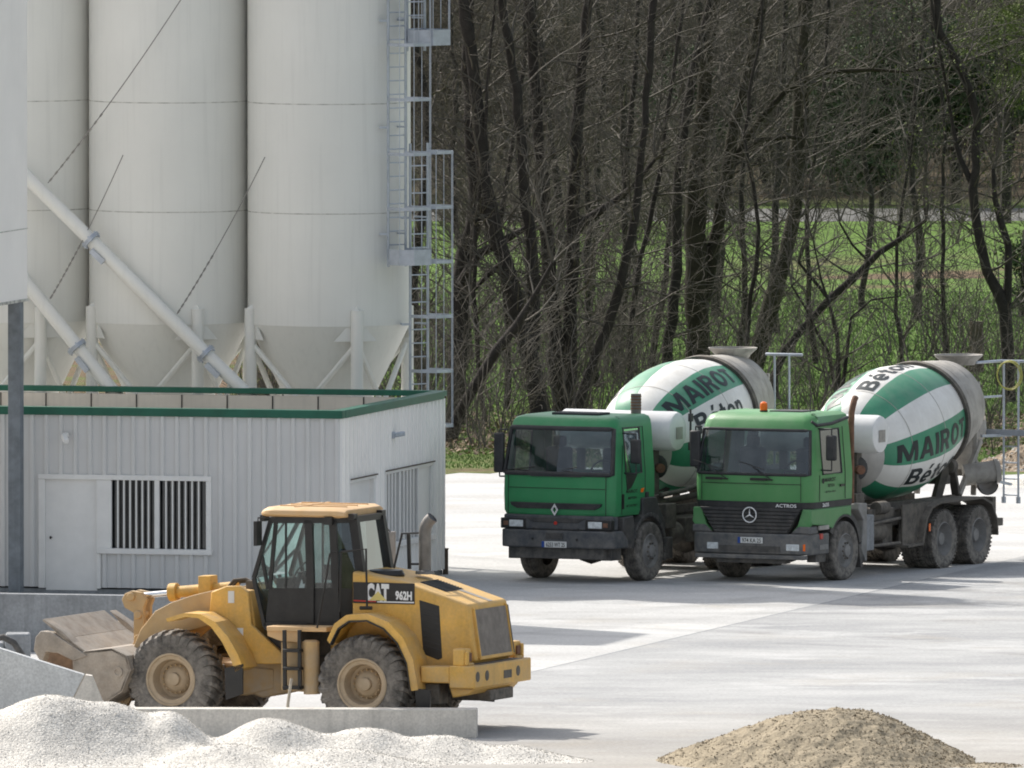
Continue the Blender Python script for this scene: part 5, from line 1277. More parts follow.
# ------------------------------------------------------------------ ground
def ground_mat(name, build):
    m = bpy.data.materials.new(name); m.use_nodes = True; t = m.node_tree; N = t.nodes; L = t.links; b = N['Principled BSDF']; b.inputs['Roughness'].default_value = .95; b.inputs['Specular IOR Level'].default_value = .15
    g = N.new('ShaderNodeNewGeometry')
    def noise(scale, detail=6, rough=.6, vec=None, sx=1, sy=1):
        mp = N.new('ShaderNodeMapping'); mp.inputs['Scale'].default_value = (sx, sy, 1); L.new(g.outputs['Position'], mp.inputs[0])
        n = N.new('ShaderNodeTexNoise'); n.inputs['Scale'].default_value = scale; n.inputs['Detail'].default_value = detail; n.inputs['Roughness'].default_value = rough; L.new(mp.outputs[0], n.inputs['Vector']); return n.outputs[0]
    def rng(v, a, b_, c=0., d=1.):
        r = N.new('ShaderNodeMapRange'); r.inputs[1].default_value = a; r.inputs[2].default_value = b_; r.inputs[3].default_value = c; r.inputs[4].default_value = d; L.new(v, r.inputs[0]); return r.outputs[0]
    def mix(f, a, c, mode='MIX'):
        x = N.new('ShaderNodeMix'); x.data_type = 'RGBA'; x.blend_type = mode
        if isinstance(f, float): x.inputs[0].default_value = f
        else: L.new(f, x.inputs[0])
        for i, v in ((6, a), (7, c)):
            if isinstance(v, tuple): x.inputs[i].default_value = (*v, 1)
            else: L.new(v, x.inputs[i])
        return x.outputs[2]
    def bump(v, s, d=.05):
        x = N.new('ShaderNodeBump'); x.inputs['Strength'].default_value = s; x.inputs['Distance'].default_value = d; L.new(v, x.inputs['Height']); L.new(x.outputs[0], b.inputs['Normal'])
    sp = N.new('ShaderNodeSeparateXYZ'); L.new(g.outputs['Position'], sp.inputs[0])
    def mul(a, c):
        x = N.new('ShaderNodeMath'); x.operation = 'MULTIPLY'; x.use_clamp = True
        L.new(a, x.inputs[0]); L.new(c, x.inputs[1]); return x.outputs[0]
    def ring(cx, cy, r0, w_):                     # a worn wheel track along an arc
        v = N.new('ShaderNodeVectorMath'); v.operation = 'DISTANCE'; L.new(g.outputs['Position'], v.inputs[0]); v.inputs[1].default_value = (cx, cy, 0)
        a = N.new('ShaderNodeMath'); a.operation = 'SUBTRACT'; a.inputs[1].default_value = r0; L.new(v.outputs['Value'], a.inputs[0])
        c = N.new('ShaderNodeMath'); c.operation = 'ABSOLUTE'; L.new(a.outputs[0], c.inputs[0])
        return rng(c.outputs[0], w_ * .35, w_, 1, 0)
    col = build(noise, rng, mix, bump, sp.outputs, mul, ring)
    L.new(col, b.inputs['Base Color']); return m
def yard_build(base, dark, brown):
    def f(noise, rng, mix, bump, xyz, mul, ring):
        c = mix(rng(noise(.30, 7, .66, sx=.6), .38, .62), base, dark)
        c = mix(rng(noise(.26, 8, .72, sx=.6), .535, .60, 0, .8), c, tuple(v * 1.13 for v in base)); c = mix(rng(noise(.9, 8, .75, sx=.7), .60, .68, 0, .5), c, tuple(v * .72 for v in dark))
        c = mix(rng(noise(.3, 6, .65), .54, .80, 0, .7), c, brown)
        c = mix(rng(noise(1.3, 6, .7, sx=.4), .5, .8, 0, .45), c, dark); c = mix(rng(xyz[1], -34, -52, 0, .55), c, brown)
        worn = rng(noise(.6, 6, .7), .38, .66, 0, .55)
        for cx, cy, r0 in ((44, 36, 54.0), (44, 36, 56.1), (-32, -74, 66.0), (-32, -74, 68.1), (10, 60, 71.0), (10, 60, 73.0), (-60, 30, 74.0), (-60, 30, 76.1)):
            c = mix(mul(ring(cx, cy, r0, .42), worn), c, tuple(v * .72 for v in dark))
        n = noise(14, 4, .7); c = mix(1.0, c, rng(n, .3, .7, .82, 1.14), 'MULTIPLY')
        c = mix(1.0, c, rng(noise(60, 3, .7), .3, .7, .92, 1.07), 'MULTIPLY')
        bump(n, .35, .03); return c
    return f
MY = ground_mat('yard_concrete', yard_build((.53, .526, .515), (.45, .445, .437), (.43, .385, .325)))
MA = ground_mat('yard_gravel', yard_build((.44, .44, .436), (.315, .318, .322), (.37, .33, .275)))
def meadow(noise, rng, mix, bump, xyz, mul, ring):
    gr = mix(rng(noise(.9, 7, .7), .35, .65), (.085, .155, .03), (.135, .225, .048))
    gr = mix(rng(noise(6, 5, .7), .5, .75, 0, .6), gr, (.12, .14, .04))
    br = mix(rng(noise(3, 8, .75), .35, .68), (.10, .07, .045), (.24, .17, .11))
    near = rng(xyz[1], 62, 50); far = rng(xyz[1], 158, 166); left = rng(xyz[0], -2.5, -5.0)
    band = mul(mul(rng(xyz[1], 108, 116), rng(xyz[1], 134, 122)), rng(xyz[0], 4, 7))
    f = mix(near, (0, 0, 0), (1, 1, 1)); 
    a = mix(mul(near, rng(noise(.35, 5, .6), .40, .62, .1, .9)), gr, br)
    a = mix(mul(left, rng(noise(.5, 5, .6), .3, .5)), a, br)
    a = mix(mul(band, rng(noise(.22, 5, .6), .48, .58)), a, br)
    a = mix(far, a, mix(rng(noise(1.2, 7, .7), .4, .7), (.075, .06, .04), (.16, .125, .08)))
    bump(noise(5, 6, .7), .8, .15); return a
MG = ground_mat('meadow', meadow)
MR = ground_mat('road', lambda noise, rng, mix, bump, xyz, mul, ring: mix(rng(noise(1.2, 6, .65), .35, .7), (.11, .11, .107), (.18, .176, .165)))
def sheet_obj(name, poly, z, m):
    g = MB(); g.add([(x, y, z) for x, y in poly], [tuple(range(len(poly)))]); o = g.build(name, m, recalc=False, smooth=0); struct(o)
    return o
sheet_obj('ground', [(-1500, -420), (1500, -420), (1500, 3000), (-1500, 3000)], 0, MG)
def XY(px, py): q = at(px, py); return (q.x, q.y)
yf = [XY(px, py) for px, py in ((1500, 474), (1030, 474), (985, 476), (930, 466), (840, 464), (760, 466), (690, 464), (620, 467), (560, 468), (515, 470.5), (490, 474), (460, 473), (443, 475), (400, 474), (250, 478), (-400, 474))]
sheet_obj('yard', [(-60, -95), (60, -95)] + yf, .004, MY)
def ln(px): return 602 - (px - 830) * .236
ap = [XY(px, ln(px)) for px in (1300, 1150, 1024, 930, 830, 720, 620, 530, 450, 380)]
sheet_obj('yard_paving', [(-4, -94), (58, -94)] + ap, .008, MA)
jt = MB()
for k in range(3, len(ap) - 1):
    a, b = Vector((*ap[k], .010)), Vector((*ap[k + 1], .010)); n = Vector((-(b - a).y, (b - a).x, 0)).normalized() * .022
    jt.add([tuple(a - n), tuple(b - n), tuple(b + n), tuple(a + n)], [(0, 1, 2, 3)])
o = jt.build('paving_joint', M['conc'], recalc=False, smooth=0); struct(o)
# the country road beyond the meadow
sheet_obj('road', [(-150, 153.2), (-20, 152.0), (6, 150.8), (20, 151.8), (150, 156), (150, 165), (20, 159.5), (6, 158.6), (-20, 160), (-150, 163)], .004, MR)

# ------------------------------------------------------------------ heaps
from mathutils import noise as NZ
def heap(name, label, x0, x1, y0, y1, step, hf, m, namp, nscale, stones=0, ssize=.03, m2=None, dark=.3):
    nx = int((x1 - x0) / step); ny = int((y1 - y0) / step); vs = []; fs = []
    for j in range(ny + 1):
        for i in range(nx + 1):
            X = x0 + (x1 - x0) * i / nx; Yy = y0 + (y1 - y0) * j / ny; h = hf(X, Yy)
            k = min(1, max(0, h) * 6)
            h += (NZ.fractal(Vector((X * nscale, Yy * nscale, 3.1)), .9, 2.1, 6) * namp + NZ.noise(Vector((X * 23, Yy * 23, 1))) * namp * .22 + NZ.noise(Vector((X * 41, Yy * 41, 7))) * namp * .18) * k
            vs.append((X, Yy, h - .03))
    for j in range(ny):
        for i in range(nx):
            a = j * (nx + 1) + i; fs.append((a, a + 1, a + nx + 2, a + nx + 1))
    g = MB(); g.add(vs, fs)
    rp = random.Random(9)                         # loose stones and clods on the surface
    for k in range(stones):
        i = rp.randrange(nx); j = rp.randrange(ny); a = Vector(vs[j * (nx + 1) + i])
        if a.z < .0: continue
        c = a + Vector((rp.uniform(0, step), rp.uniform(0, step), rp.uniform(0, .008))); s_ = rp.uniform(.35, 1) ** 2 * ssize
        e = [Vector((rp.uniform(-1, 1), rp.uniform(-1, 1), rp.uniform(-1, 1))) * .35 * s_ for _ in range(6)]
        q = [(s_, 0, 0), (-s_, 0, 0), (0, s_, 0), (0, -s_, 0), (0, 0, s_), (0, 0, -s_)]
        g.add([tuple(c + Vector(u) + v) for u, v in zip(q, e)], [(0, 2, 4), (2, 1, 4), (1, 3, 4), (3, 0, 4), (2, 0, 5), (1, 2, 5), (3, 1, 5), (0, 3, 5)], 1 if rp.random() < dark else 0)
    o = g.build(name, [m, m2 or m], recalc=False, smooth=30); tag(o, label, 'heap'); return o
GY = -48.4
def gx(px): return (px - 512) / 63.1
humps = [(gx(-70), GY + .2, .92, 1.4, 1.2), (gx(48), GY, 1.09, 1.25, 1.1), (gx(118), GY + .05, .86, .85, 1.0), (gx(172), GY - .05, .80, .62, .9), (gx(270), GY - .0, .74, 1.0, .9), (gx(225), GY - 1.3, .4, 1.0, .8), (gx(365), GY + .0, .58, .9, .85), (gx(440), GY - .1, .46, .85, .8), (gx(512), GY - .2, .31, .8, .8), (gx(570), GY - .4, .12, .5, .7), (gx(340), GY - 1.6, .36, 1.2, .8)]
def gh(X, Y):
    s = 0
    for hx, hy, h, sx, sy in humps:
        s += (h * math.exp(-(((X - hx) / sx) ** 2 + ((Y - hy) / sy) ** 2) * .9)) ** 2.6
    return s ** (1 / 2.6) - .04
heap('gravel_heap', 'long pale grey gravel heap along the bottom left of the picture', gx(-160), gx(640), GY - 4, GY + 2.6, .035, gh, M['wgravel'], .022, 2.2, 40000, .0145, M['wgravel2'], .25)
sx_, sy_ = gx(843), GY - .2
def sh(X, Y):
    r = math.hypot((X - sx_) / (1.04 if X < sx_ else .74), (Y - sy_) * .95)
    h = 1.06 * (1 - (r / 3.0)) * (1 if r < 3.0 else 0)
    h = h - .22 * math.exp(-(r / .62) ** 2) + .05 * math.exp(-(r / 1.5) ** 2) if r < 3.0 else 0
    h2 = .10 * math.exp(-(((X - gx(985)) / .8) ** 2 + ((Y - (GY - 1.6)) / .7) ** 2))
    return max(h, h2, 0) - .02
heap('sand_heap', 'rounded brown sand heap at the bottom right of the picture', gx(590), gx(1060), GY - 3.4, GY + 3.2, .03, sh, M['sand'], .055, 2.6, 16000, .022, M['sand2'], .25)
# brown leaf heap and pale gravel heap behind the right truck
LYh = ground_y(472)
heap('leaf_heap', 'brown heap of dead leaves behind the ladder of the right truck', at(965, 470).x, at(1110, 470).x, LYh - 1.0, LYh + 3.0, .06, lambda X, Y: (.50 * math.exp(-(((X - at(1030, 470).x) / .9) ** 2 + ((Y - LYh - 1.3) / .9) ** 2)) - .03), M['litter'], .09, 3, 3000, .05, M['wgravel'], .3)
LYg = ground_y(486)
heap('white_gravel_heap', 'small white gravel heap right of the right truck', at(960, 486).x, at(1160, 486).x, LYg - 1.4, LYg + 1.6, .05, lambda X, Y: .42 * math.exp(-(((X - at(1046, 486).x) / .75) ** 2 + ((Y - LYg) / .6) ** 2)) - .03, M['wgravel'], .04, 3)
# ------------------------------------------------------------------ trees
class Segs:
    def __init__(s): s.a = []
    def add(s, p0, p1, r0, r1): s.a.append((p0[0], p0[1], p0[2], p1[0], p1[1], p1[2], r0, r1))
def seg_arrays(A):
    A = np.asarray(A, dtype=np.float64); p0, p1, r0, r1 = A[:, 0:3], A[:, 3:6], A[:, 6:7], A[:, 7:8]
    d = p1 - p0; d /= np.maximum(np.linalg.norm(d, axis=1, keepdims=True), 1e-6)
    ref = np.where(np.abs(d[:, 2:3]) > .9, np.array([[1., 0, 0]]), np.array([[0, 0, 1.]]))
    u = np.cross(d, ref); u /= np.linalg.norm(u, axis=1, keepdims=True); v = np.cross(d, u)
    V = []
    for p, r in ((p0, r0), (p1, r1)):
        for k in range(3):
            t = 2 * PI * k / 3; V.append(p + (u * math.cos(t) + v * math.sin(t)) * r)
    return np.stack(V, axis=1).reshape(-1, 3)
QUAD = np.array([[0, 1, 4, 3], [1, 2, 5, 4], [2, 0, 3, 5]])
def np_mesh(name, V, Fq, m, parent=None, smooth=True):
    me = bpy.data.meshes.new(name); n = len(Fq); k = Fq.shape[1]
    me.vertices.add(len(V)); me.vertices.foreach_set('co', np.ascontiguousarray(V, dtype=np.float32).ravel())
    me.loops.add(n * k); me.loops.foreach_set('vertex_index', np.ascontiguousarray(Fq, dtype=np.int32).ravel())
    me.polygons.add(n); me.polygons.foreach_set('loop_start', np.arange(0, n * k, k, dtype=np.int32))
    if smooth: me.polygons.foreach_set('use_smooth', np.ones(n, dtype=bool))
    me.materials.append(m); me.update(calc_edges=True)
    o = bpy.data.objects.new(name, me); COL.objects.link(o)
    if parent: o.parent = parent
    return o
def segs_mesh(name, A, m, parent=None):
    V = seg_arrays(A); n = len(V) // 6
    Fq = (QUAD[None] + (np.arange(n) * 6)[:, None, None]).reshape(-1, 4)
    return np_mesh(name, V, Fq, m, parent)

rg = random.Random(11)
def rv(): return Vector((rg.gauss(0, 1), rg.gauss(0, 1), rg.gauss(0, 1)))
def grow(S, p, d, L, r, lev, dens=1.0):
    """a branch of length L with side branches down to fine twigs"""
    n = max(2, int(L / (.30 if lev > 1 else .22))); st = L / n; p = Vector(p); d = Vector(d).normalized()
    side = []
    for i in range(n):
        q = p + d * st; r1 = r * (1 - .75 * (i + 1) / n) + .0022; r0 = r * (1 - .75 * i / n) + .0022
        S.add(p, q, r0, r1); p = q
        d = (d + rv() * (.13 if lev > 1 else .17) + Vector((0, 0, .05))).normalized()
        if lev > 0 and i > 0:
            k = dens * (1.35 if lev >= 2 else 1.5)
            while k > 0:
                if rg.random() < k: side.append((p.copy(), d.copy(), r1))
                k -= 1
    for q, dd, rr in side:
        a = dd.cross(rv()).normalized(); f = rg.uniform(.5, 1.1)
        nd = (dd * .75 + a * f + Vector((0, 0, rg.uniform(-.05, .3)))).normalized()
        grow(S, q, nd, L * rg.uniform(.28, .52), max(rr * .6, .004), lev - 1, dens)

def extend(pts, ztop):
    pts = [Vector(p) for p in pts]; 
    while pts[-1].z < ztop:
        d = (pts[-1] - pts[-2]).normalized(); d = (d + Vector((rg.uniform(-.12, .12), rg.uniform(-.2, .2), .25))).normalized(); pts.append(pts[-1] + d * 1.6)
    return pts
def smooth_path(pts, step=.45):
    out = []
    for i in range(len(pts) - 1):
        p0 = pts[max(i - 1, 0)]; p1 = pts[i]; p2 = pts[i + 1]; p3_ = pts[min(i + 2, len(pts) - 1)]
        k = max(1, int((p2 - p1).length / step))
        for j in range(k):
            t = j / k
            out.append(.5 * ((2 * p1) + (p2 - p0) * t + (2 * p0 - 5 * p1 + 4 * p2 - p3_) * t * t + (3 * p1 - p0 - 3 * p2 + p3_) * t ** 3))
    out.append(pts[-1]); return out
def tree(label, D, stems, limbs=(), dens=1.0, ztop=12.5, bark='bark', seed=0, twz=1.2, every=.33, blen=(1.0, 2.6), leaves=0, wob=.035):
    """stems: [[(px, py, radius m), ...]] drawn in the upright plane D metres in front of the camera position"""
    Y = D + CAM.y; rg.seed(seed)
    base = on(stems[0][0][0], stems[0][0][1], Y); gz = 0
    t = thing('bare_tree', label, 'tree', (base.x, Y, 0), 0, 'bare trees along the edge of the yard')
    o0 = Vector((base.x, Y, 0)); tr = MB(); S = Segs(); lv = []
    for si, st in enumerate(stems):
        pts = [on(a, b, Y) - o0 for a, b, _ in st]; rad = [r for *_, r in st]
        dy = rg.uniform(-.25, .25)
        for i, p in enumerate(pts): p.y += dy * min(1, i / 2) * (i > 0)
        if si == 0 or pts[0].z < .6: pts = [Vector((pts[0].x, pts[0].y, -.15))] + pts if pts[0].z > 0 else pts; rad = [rad[0] * 1.15] + rad if len(rad) < len(pts) else rad
        short = len(st[0]) > 3
        n0 = len(pts)
        if pts[-1].z > 6.0: pts = extend(pts, ztop)
        rad = rad + [max(.03, rad[-1] * (1 - .22 * (k + 1))) for k in range(len(pts) - n0)]
        path = smooth_path(pts); L = [0]
        for a, b in zip(path, path[1:]): L.append(L[-1] + (b - a).length)
        # radius along the path
        cum = [0]
        for a, b in zip(pts, pts[1:]): cum.append(cum[-1] + (b - a).length)
        rr = []
        for l in L:
            u = l / L[-1] * cum[-1]; k = 0
            while k < len(cum) - 2 and cum[k + 1] < u: k += 1
            f = (u - cum[k]) / max(1e-6, cum[k + 1] - cum[k]); rr.append(rad[k] + (rad[k + 1] - rad[k]) * f)
        path = [p + Vector((rg.uniform(-wob, wob), rg.uniform(-wob, wob), 0)) for p in path]
        rr = [r * rg.uniform(.86, 1.04) for r in rr]
        tr.tube(path, rr, 9, cap=True)
        acc = 0
        for i in range(1, len(path)):
            acc += (path[i] - path[i - 1]).length
            while acc > every:
                acc -= every
                if path[i].z < twz: continue
                a = rg.uniform(0, 2 * PI); up = rg.uniform(.15, 1.0)
                d = Vector((math.cos(a), math.sin(a), up)); Lb = rg.uniform(*blen) * (1 if path[i].z < 9 else .7)
                grow(S, path[i], d, Lb, min(rr[i] * .5, rg.uniform(.012, .034)), 2, dens)
        for k in range(2): grow(S, path[-1], Vector((rg.uniform(-.4, .4), rg.uniform(-.4, .4), 1)), 2.2, rr[-1] * .9, 2, dens)
    tr.build('trunk', M[bark], t, recalc=False, smooth=70)
    if S.a: segs_mesh('crown', S.a, M['twig'], t)
    if leaves and S.a:
        A = S.a; V = []
        for k in range(leaves):
            s = A[rg.randrange(len(A))]; c = Vector(s[3:6]) + rv() * .05; u = rv().normalized() * rg.uniform(.02, .045); w2 = u.cross(rv()).normalized() * rg.uniform(.015, .03)
            V += [c - u, c + w2, c + u, c - w2]
        np_mesh('buds', np.array([tuple(v) for v in V]), np.arange(len(V)).reshape(-1, 4), M['bud'], t, smooth=False)
    return t
r48 = 1 / 48.5
def P_(*q): return [(a, b, c * r48) for a, b, c in q]
tree('leaning bare tree right beside the silo ladder, its trunk going up to the right', 424, [P_((441, 462, 8), (455, 425, 7), (474, 385, 6), (498, 350, 5.5), (517, 325, 4.5), (536, 296, 3), (552, 262, 2))], seed=1, every=.3)
tree('thick bare tree with upright trunk nearest the silo ladder', 431, [P_((456, 425, 12), (458, 350, 10), (461, 278, 9), (476, 205, 9), (470, 100, 8), (466, 0, 7)), P_((461, 285, 6), (478, 255, 5), (505, 240, 4), (530, 225, 2.5))], seed=2)
tree('bare tree with a thick trunk curving up to the left, behind the left truck cab', 430, [P_((541, 412, 11), (533, 370, 10), (519, 317, 9.5), (503, 258, 9), (489, 205, 8), (478, 120, 7), (464, 0, 6)), P_((532, 350, 7), (533, 300, 6.5), (531, 250, 6), (524, 180, 5.5), (516, 90, 5), (500, 0, 4.5)), P_((506, 262, 4), (488, 275, 3), (470, 295, 2))], seed=3)
tree('twin stemmed bare tree behind the left truck, with a strong limb to the right', 433, [P_((563, 404, 11), (556, 360, 9), (553, 317, 8), (546, 239, 7.5), (543, 180, 7), (536, 100, 6), (528, 0, 5)), P_((567, 402, 9), (570, 340, 8), (571, 297, 8), (572, 239, 7.5), (575, 180, 7), (579, 90, 6), (588, 0, 5)), P_((572, 235, 5), (584, 220, 5), (598, 212, 4.5), (615, 200, 4), (634, 186, 3), (655, 160, 2)), P_((549, 290, 4), (536, 275, 3), (526, 270, 2))], seed=4)
tree('slender bare tree leaning right behind the left mixer drum', 432, [P_((577, 406, 6), (592, 368, 5.5), (608, 328, 5.5), (619, 290, 5), (627, 258, 5), (633, 222, 4.5), (639, 192, 4.5), (646, 100, 4), (652, 0, 4))], seed=5)
tree('thin bare tree rising directly behind the left mixer drum', 438, [P_((629, 384, 3.5), (631, 320, 3.2), (636, 285, 3), (641, 258, 3), (655, 196, 2.6), (670, 100, 2.2), (680, 20, 2))], seed=6)
tree('bare tree just left of the thickest trunk', 441, [P_((667, 378, 6), (669, 340, 6), (674, 297, 6), (677, 239, 5.5), (681, 150, 5), (697, 60, 5), (710, 0, 4))], seed=7)
tree('thickest mossy bare tree in the middle, forking upwards', 442, [P_((698, 376, 16), (697, 330, 14), (696, 258, 13), (695, 180, 11), (704, 90, 8), (713, 0, 7)), P_((704, 300, 9), (710, 270, 8), (721, 200, 7), (736, 120, 6), (762, 0, 5)), P_((726, 190, 4), (738, 155, 4), (760, 118, 3.5), (784, 92, 3.5), (806, 79, 3), (830, 72, 2.6), (870, 70, 2.2), (905, 72, 1.6)), P_((718, 215, 3.5), (735, 160, 3), (760, 140, 2.6), (790, 137, 2), (806, 139, 1.5))], bark='barkm', seed=8)
tree('mossy bare tree with a slanting trunk right of the middle', 448, [P_((752, 372, 11), (762, 340, 10.5), (772, 300, 10), (784, 265, 9), (793, 225, 8), (797, 140, 7), (801, 60, 6), (806, 0, 6)), P_((795, 215, 6), (803, 150, 5), (806, 90, 4.5), (800, 0, 4))], bark='barkm', seed=9)
tree('thin broken bare trunk leaning far to the right', 441, [P_((775, 376, 4.5), (783, 352, 4.5), (806, 326, 4.2), (829, 300, 4), (855, 276, 4), (880, 253, 3.4), (905, 236, 2.8), (927, 220, 1.8)), P_((829, 300, 2.4), (815, 283, 2), (800, 262, 1.4)), P_((868, 262, 1.6), (852, 245, 1.4), (838, 222, 1))], seed=10, every=.5, blen=(.6, 1.6))
tree('small many stemmed bare tree above the right mixer drum', 436, [P_((838, 398, 2.6), (838, 360, 2.4), (837, 335, 2.2), (829, 307, 1.8), (822, 280, 1.2), (812, 240, .8)), P_((842, 396, 2.2), (846, 350, 2), (852, 318, 1.6), (870, 300, 1.2), (900, 296, .8)), P_((836, 396, 2), (826, 350, 1.7), (806, 310, 1.3), (790, 285, 1))], seed=11, every=.3, twz=.5, blen=(.6, 1.8))
tree('dark bare tree with a twisted trunk at the right edge', 440, [P_((1008, 384, 7.5), (1007, 350, 7), (1005, 311, 7), (998, 295, 6.5), (986, 272, 6), (979, 240, 5.5), (974, 190, 5), (976, 120, 5), (962, 70, 4.5), (940, 30, 4.5), (936, 0, 4)), P_((1005, 308, 5), (1008, 280, 4.5), (1009, 245, 4), (1001, 220, 3.8), (993, 198, 3.2), (993, 169, 2)), P_((973, 186, 4), (962, 160, 3.2), (955, 143, 3), (951, 118, 2))], seed=12, leaves=2600)
extra = [(486, 430, 3, 'thin pale bare sapling between the ladder and the left cab'), (506, 437, 4, 'bare sapling between two thick trunks left of the left cab'), (596, 446, 4, 'bare sapling in the gap behind the left cab'), (613, 452, 5, 'bare tree set back in the meadow behind the left drum'), (652, 455, 4, 'bare sapling set back left of the thickest trunk'), (735, 452, 4, 'bare sapling right of the thickest trunk'), (742, 438, 3, 'thin bare sapling above the right truck cab'), (815, 456, 3.5, 'bare sapling set back above the exhaust of the right truck'), (905, 450, 2.5, 'thin bare sapling above the right drum mouth'), (950, 446, 3, 'bare sapling left of the twisted trunk'), (1032, 446, 5, 'bare tree cut by the right edge of the picture'), (520, 462, 6, 'bare tree standing further back left of the middle'), (775, 470, 5, 'bare tree standing further back behind the slanting trunk'), (425, 445, 7, 'bare tree half hidden behind the silo ladder'), (470, 458, 5, 'bare tree set back behind the ladder cage'), (551, 468, 6, 'bare tree far back between the twin stems and the curved trunk'), (586, 474, 5, 'bare tree far back behind the slender leaning tree'), (641, 470, 6, 'bare tree far back left of the thickest trunk'), (715, 478, 6, 'bare tree far back right of the thickest trunk'), (860, 482, 4, 'bare tree far back above the right mixer drum'), (918, 476, 5, 'bare tree far back beside the thin meadow post'), (300, 432, 8, 'bare tree hidden behind the right silo'), (150, 436, 8, 'bare tree hidden behind the middle silo')]
for k, (px, D, rw, lab) in enumerate(extra):
    rg.seed(100 + k); y0 = 384 + (22.7 / D - PITCH) * F; st = [(px, y0, rw * r48)]; x = px; y = y0
    while y > -20: y -= 90; x += rg.uniform(-14, 14); st.append((x, y, max(.02, st[-1][2] * .86)))
    tree(lab, D, [st], seed=200 + k, ztop=11.5, every=.32, twz=.7)
# ---- brush and the far wood: twigs nobody could count
def bush_proto(seed, h, stems, dens, spread=.35, lev=2):
    rg.seed(seed); S = Segs()
    for k in range(stems):
        a = rg.uniform(0, 2 * PI); d = Vector((math.cos(a) * spread, math.sin(a) * spread, 1)); b = Vector((math.cos(a), math.sin(a), 0)) * rg.uniform(0, .25)
        grow(S, b, d, h * rg.uniform(.6, 1.1), rg.uniform(.008, .02) * h / 2, lev, dens)
    return seg_arrays(S.a)
def scatter(name, protos, places, m):
    Vs = []
    for (x, y, z, s, rz, k) in places:
        V = protos[k]; c, sn = math.cos(rz), math.sin(rz); W = np.empty_like(V)
        W[:, 0] = (V[:, 0] * c - V[:, 1] * sn) * s + x; W[:, 1] = (V[:, 0] * sn + V[:, 1] * c) * s + y; W[:, 2] = V[:, 2] * s + z; Vs.append(W)
    V = np.concatenate(Vs); n = len(V) // 6
    Fq = (QUAD[None] + (np.arange(n) * 6)[:, None, None]).reshape(-1, 4)
    o = np_mesh(name, V, Fq, m); o['kind'] = 'stuff'; return o
protos = [bush_proto(300 + k, 2.4, 5, .72) for k in range(5)]
rg.seed(5); pl_ = []
def halfw(Y): return 512 / F * (Y - CAM.y) + 5
for k in range(190):
    Y = rg.uniform(43, 84); X = rg.uniform(-5, halfw(Y) if k < 130 else 3); pl_.append((X, Y, -.05, rg.uniform(.5, 1.25), rg.uniform(0, 6.28), rg.randrange(5)))
for k in range(120):
    Y = rg.uniform(40, 50); X = rg.uniform(-26, halfw(Y) + 6); pl_.append((X, Y, -.05, rg.uniform(.25, .6), rg.uniform(0, 6.28), rg.randrange(5)))
scatter('undergrowth', protos, pl_, M['twig'])
for k in range(70):
    pass
protosF = [bush_proto(400 + k, 5.2, 6, .62, .30) for k in range(5)]
pl_ = []
for k in range(330):
    Y = rg.uniform(163, 235); X = rg.uniform(-halfw(Y) - 16, halfw(Y) + 5); pl_.append((X, Y, -.1, rg.uniform(.8, 1.5), rg.uniform(0, 6.28), rg.randrange(5)))
for k in range(95):
    Y = rg.uniform(136, 151); X = rg.uniform(-9, 4.5 if k < 74 else halfw(Y)); pl_.append((X, Y, -.1, rg.uniform(.25, .50), rg.uniform(0, 6.28), rg.randrange(5)))
scatter('far_wood', protosF, pl_, M['twigf'])
# trunks of the far wood, each a tree of its own
rg.seed(21); first = None
for k in range(46):
    Y = rg.uniform(166, 215); X = rg.uniform(-halfw(Y) + 3, halfw(Y))
    if first is None:
        first = []
        for q in range(4):
            t = thing('woodland_tree', 'grey bare trunk standing in the wood beyond the road', 'tree', (0, 0, 0), 0, 'tree trunks in the wood beyond the road'); S = Segs(); tr = MB()
            pts = [Vector((0, 0, -.1))]
            while pts[-1].z < 11: pts.append(pts[-1] + Vector((rg.uniform(-.25, .25), rg.uniform(-.2, .2), 1.3)))
            tr.tube(smooth_path(pts), [.16 * (1 - .07 * i / 2.5) for i in range(len(smooth_path(pts)))], 8)
            for p in smooth_path(pts, .6):
                if p.z > 1.5: a = rg.uniform(0, 6.28); grow(S, p, Vector((math.cos(a), math.sin(a), .6)), rg.uniform(1, 2.6), .03, 2, .7)
            tr.build('trunk', M['bark'], t, recalc=False, smooth=70); segs_mesh('crown', S.a, M['twigf'], t); first.append(t)
            t.location = (X + q * 3 - 4, Y, 0)
        continue
    s = first[k % 4]; c = s.copy(); COL.objects.link(c); c.location = (X, Y, 0); c.rotation_euler = (0, 0, rg.uniform(0, 6.28)); f = rg.uniform(.7, 1.4); c.scale = (f, f, f)
    for ch in s.children: e = ch.copy(); COL.objects.link(e); e.parent = c
# evergreens: clumps of many small leaves
def evergreen(label, X, Y, blobs, n, size, seed, m='conif'):
    rg.seed(seed); t = thing('evergreen_tree', label, 'tree', (X, Y, 0), 0); V = []
    ks = []
    for bx, by, bz, br in blobs: ks += [(bx, by, bz, br)] * max(1, int(br * br * 6))
    cl = []
    for k in range(int(n / 22)):
        bx, by, bz, br = ks[rg.randrange(len(ks))]; d = rv().normalized() * br * rg.uniform(.45, 1.05); cl.append(Vector((bx, by, bz)) + Vector((d.x, d.y, d.z * .8)))
    for c in cl:
        for k in range(22):
            q = c + rv() * .16 * (size / .09); u = rv().normalized() * size * rg.uniform(.6, 1.2); w2 = u.cross(rv()).normalized() * size * .45; V += [q - u, q + w2, q + u, q - w2]
    np_mesh('crown', np.array([tuple(v) for v in V]), np.arange(len(V)).reshape(-1, 4), M[m], t, smooth=False)
    tr = MB(); tr.tube([(0, 0, -.1), (.05, 0, 2), (0, .1, max(b[2] for b in blobs))], [.16, .13, .03], 8); tr.build('trunk', M['bark'], t, recalc=False)
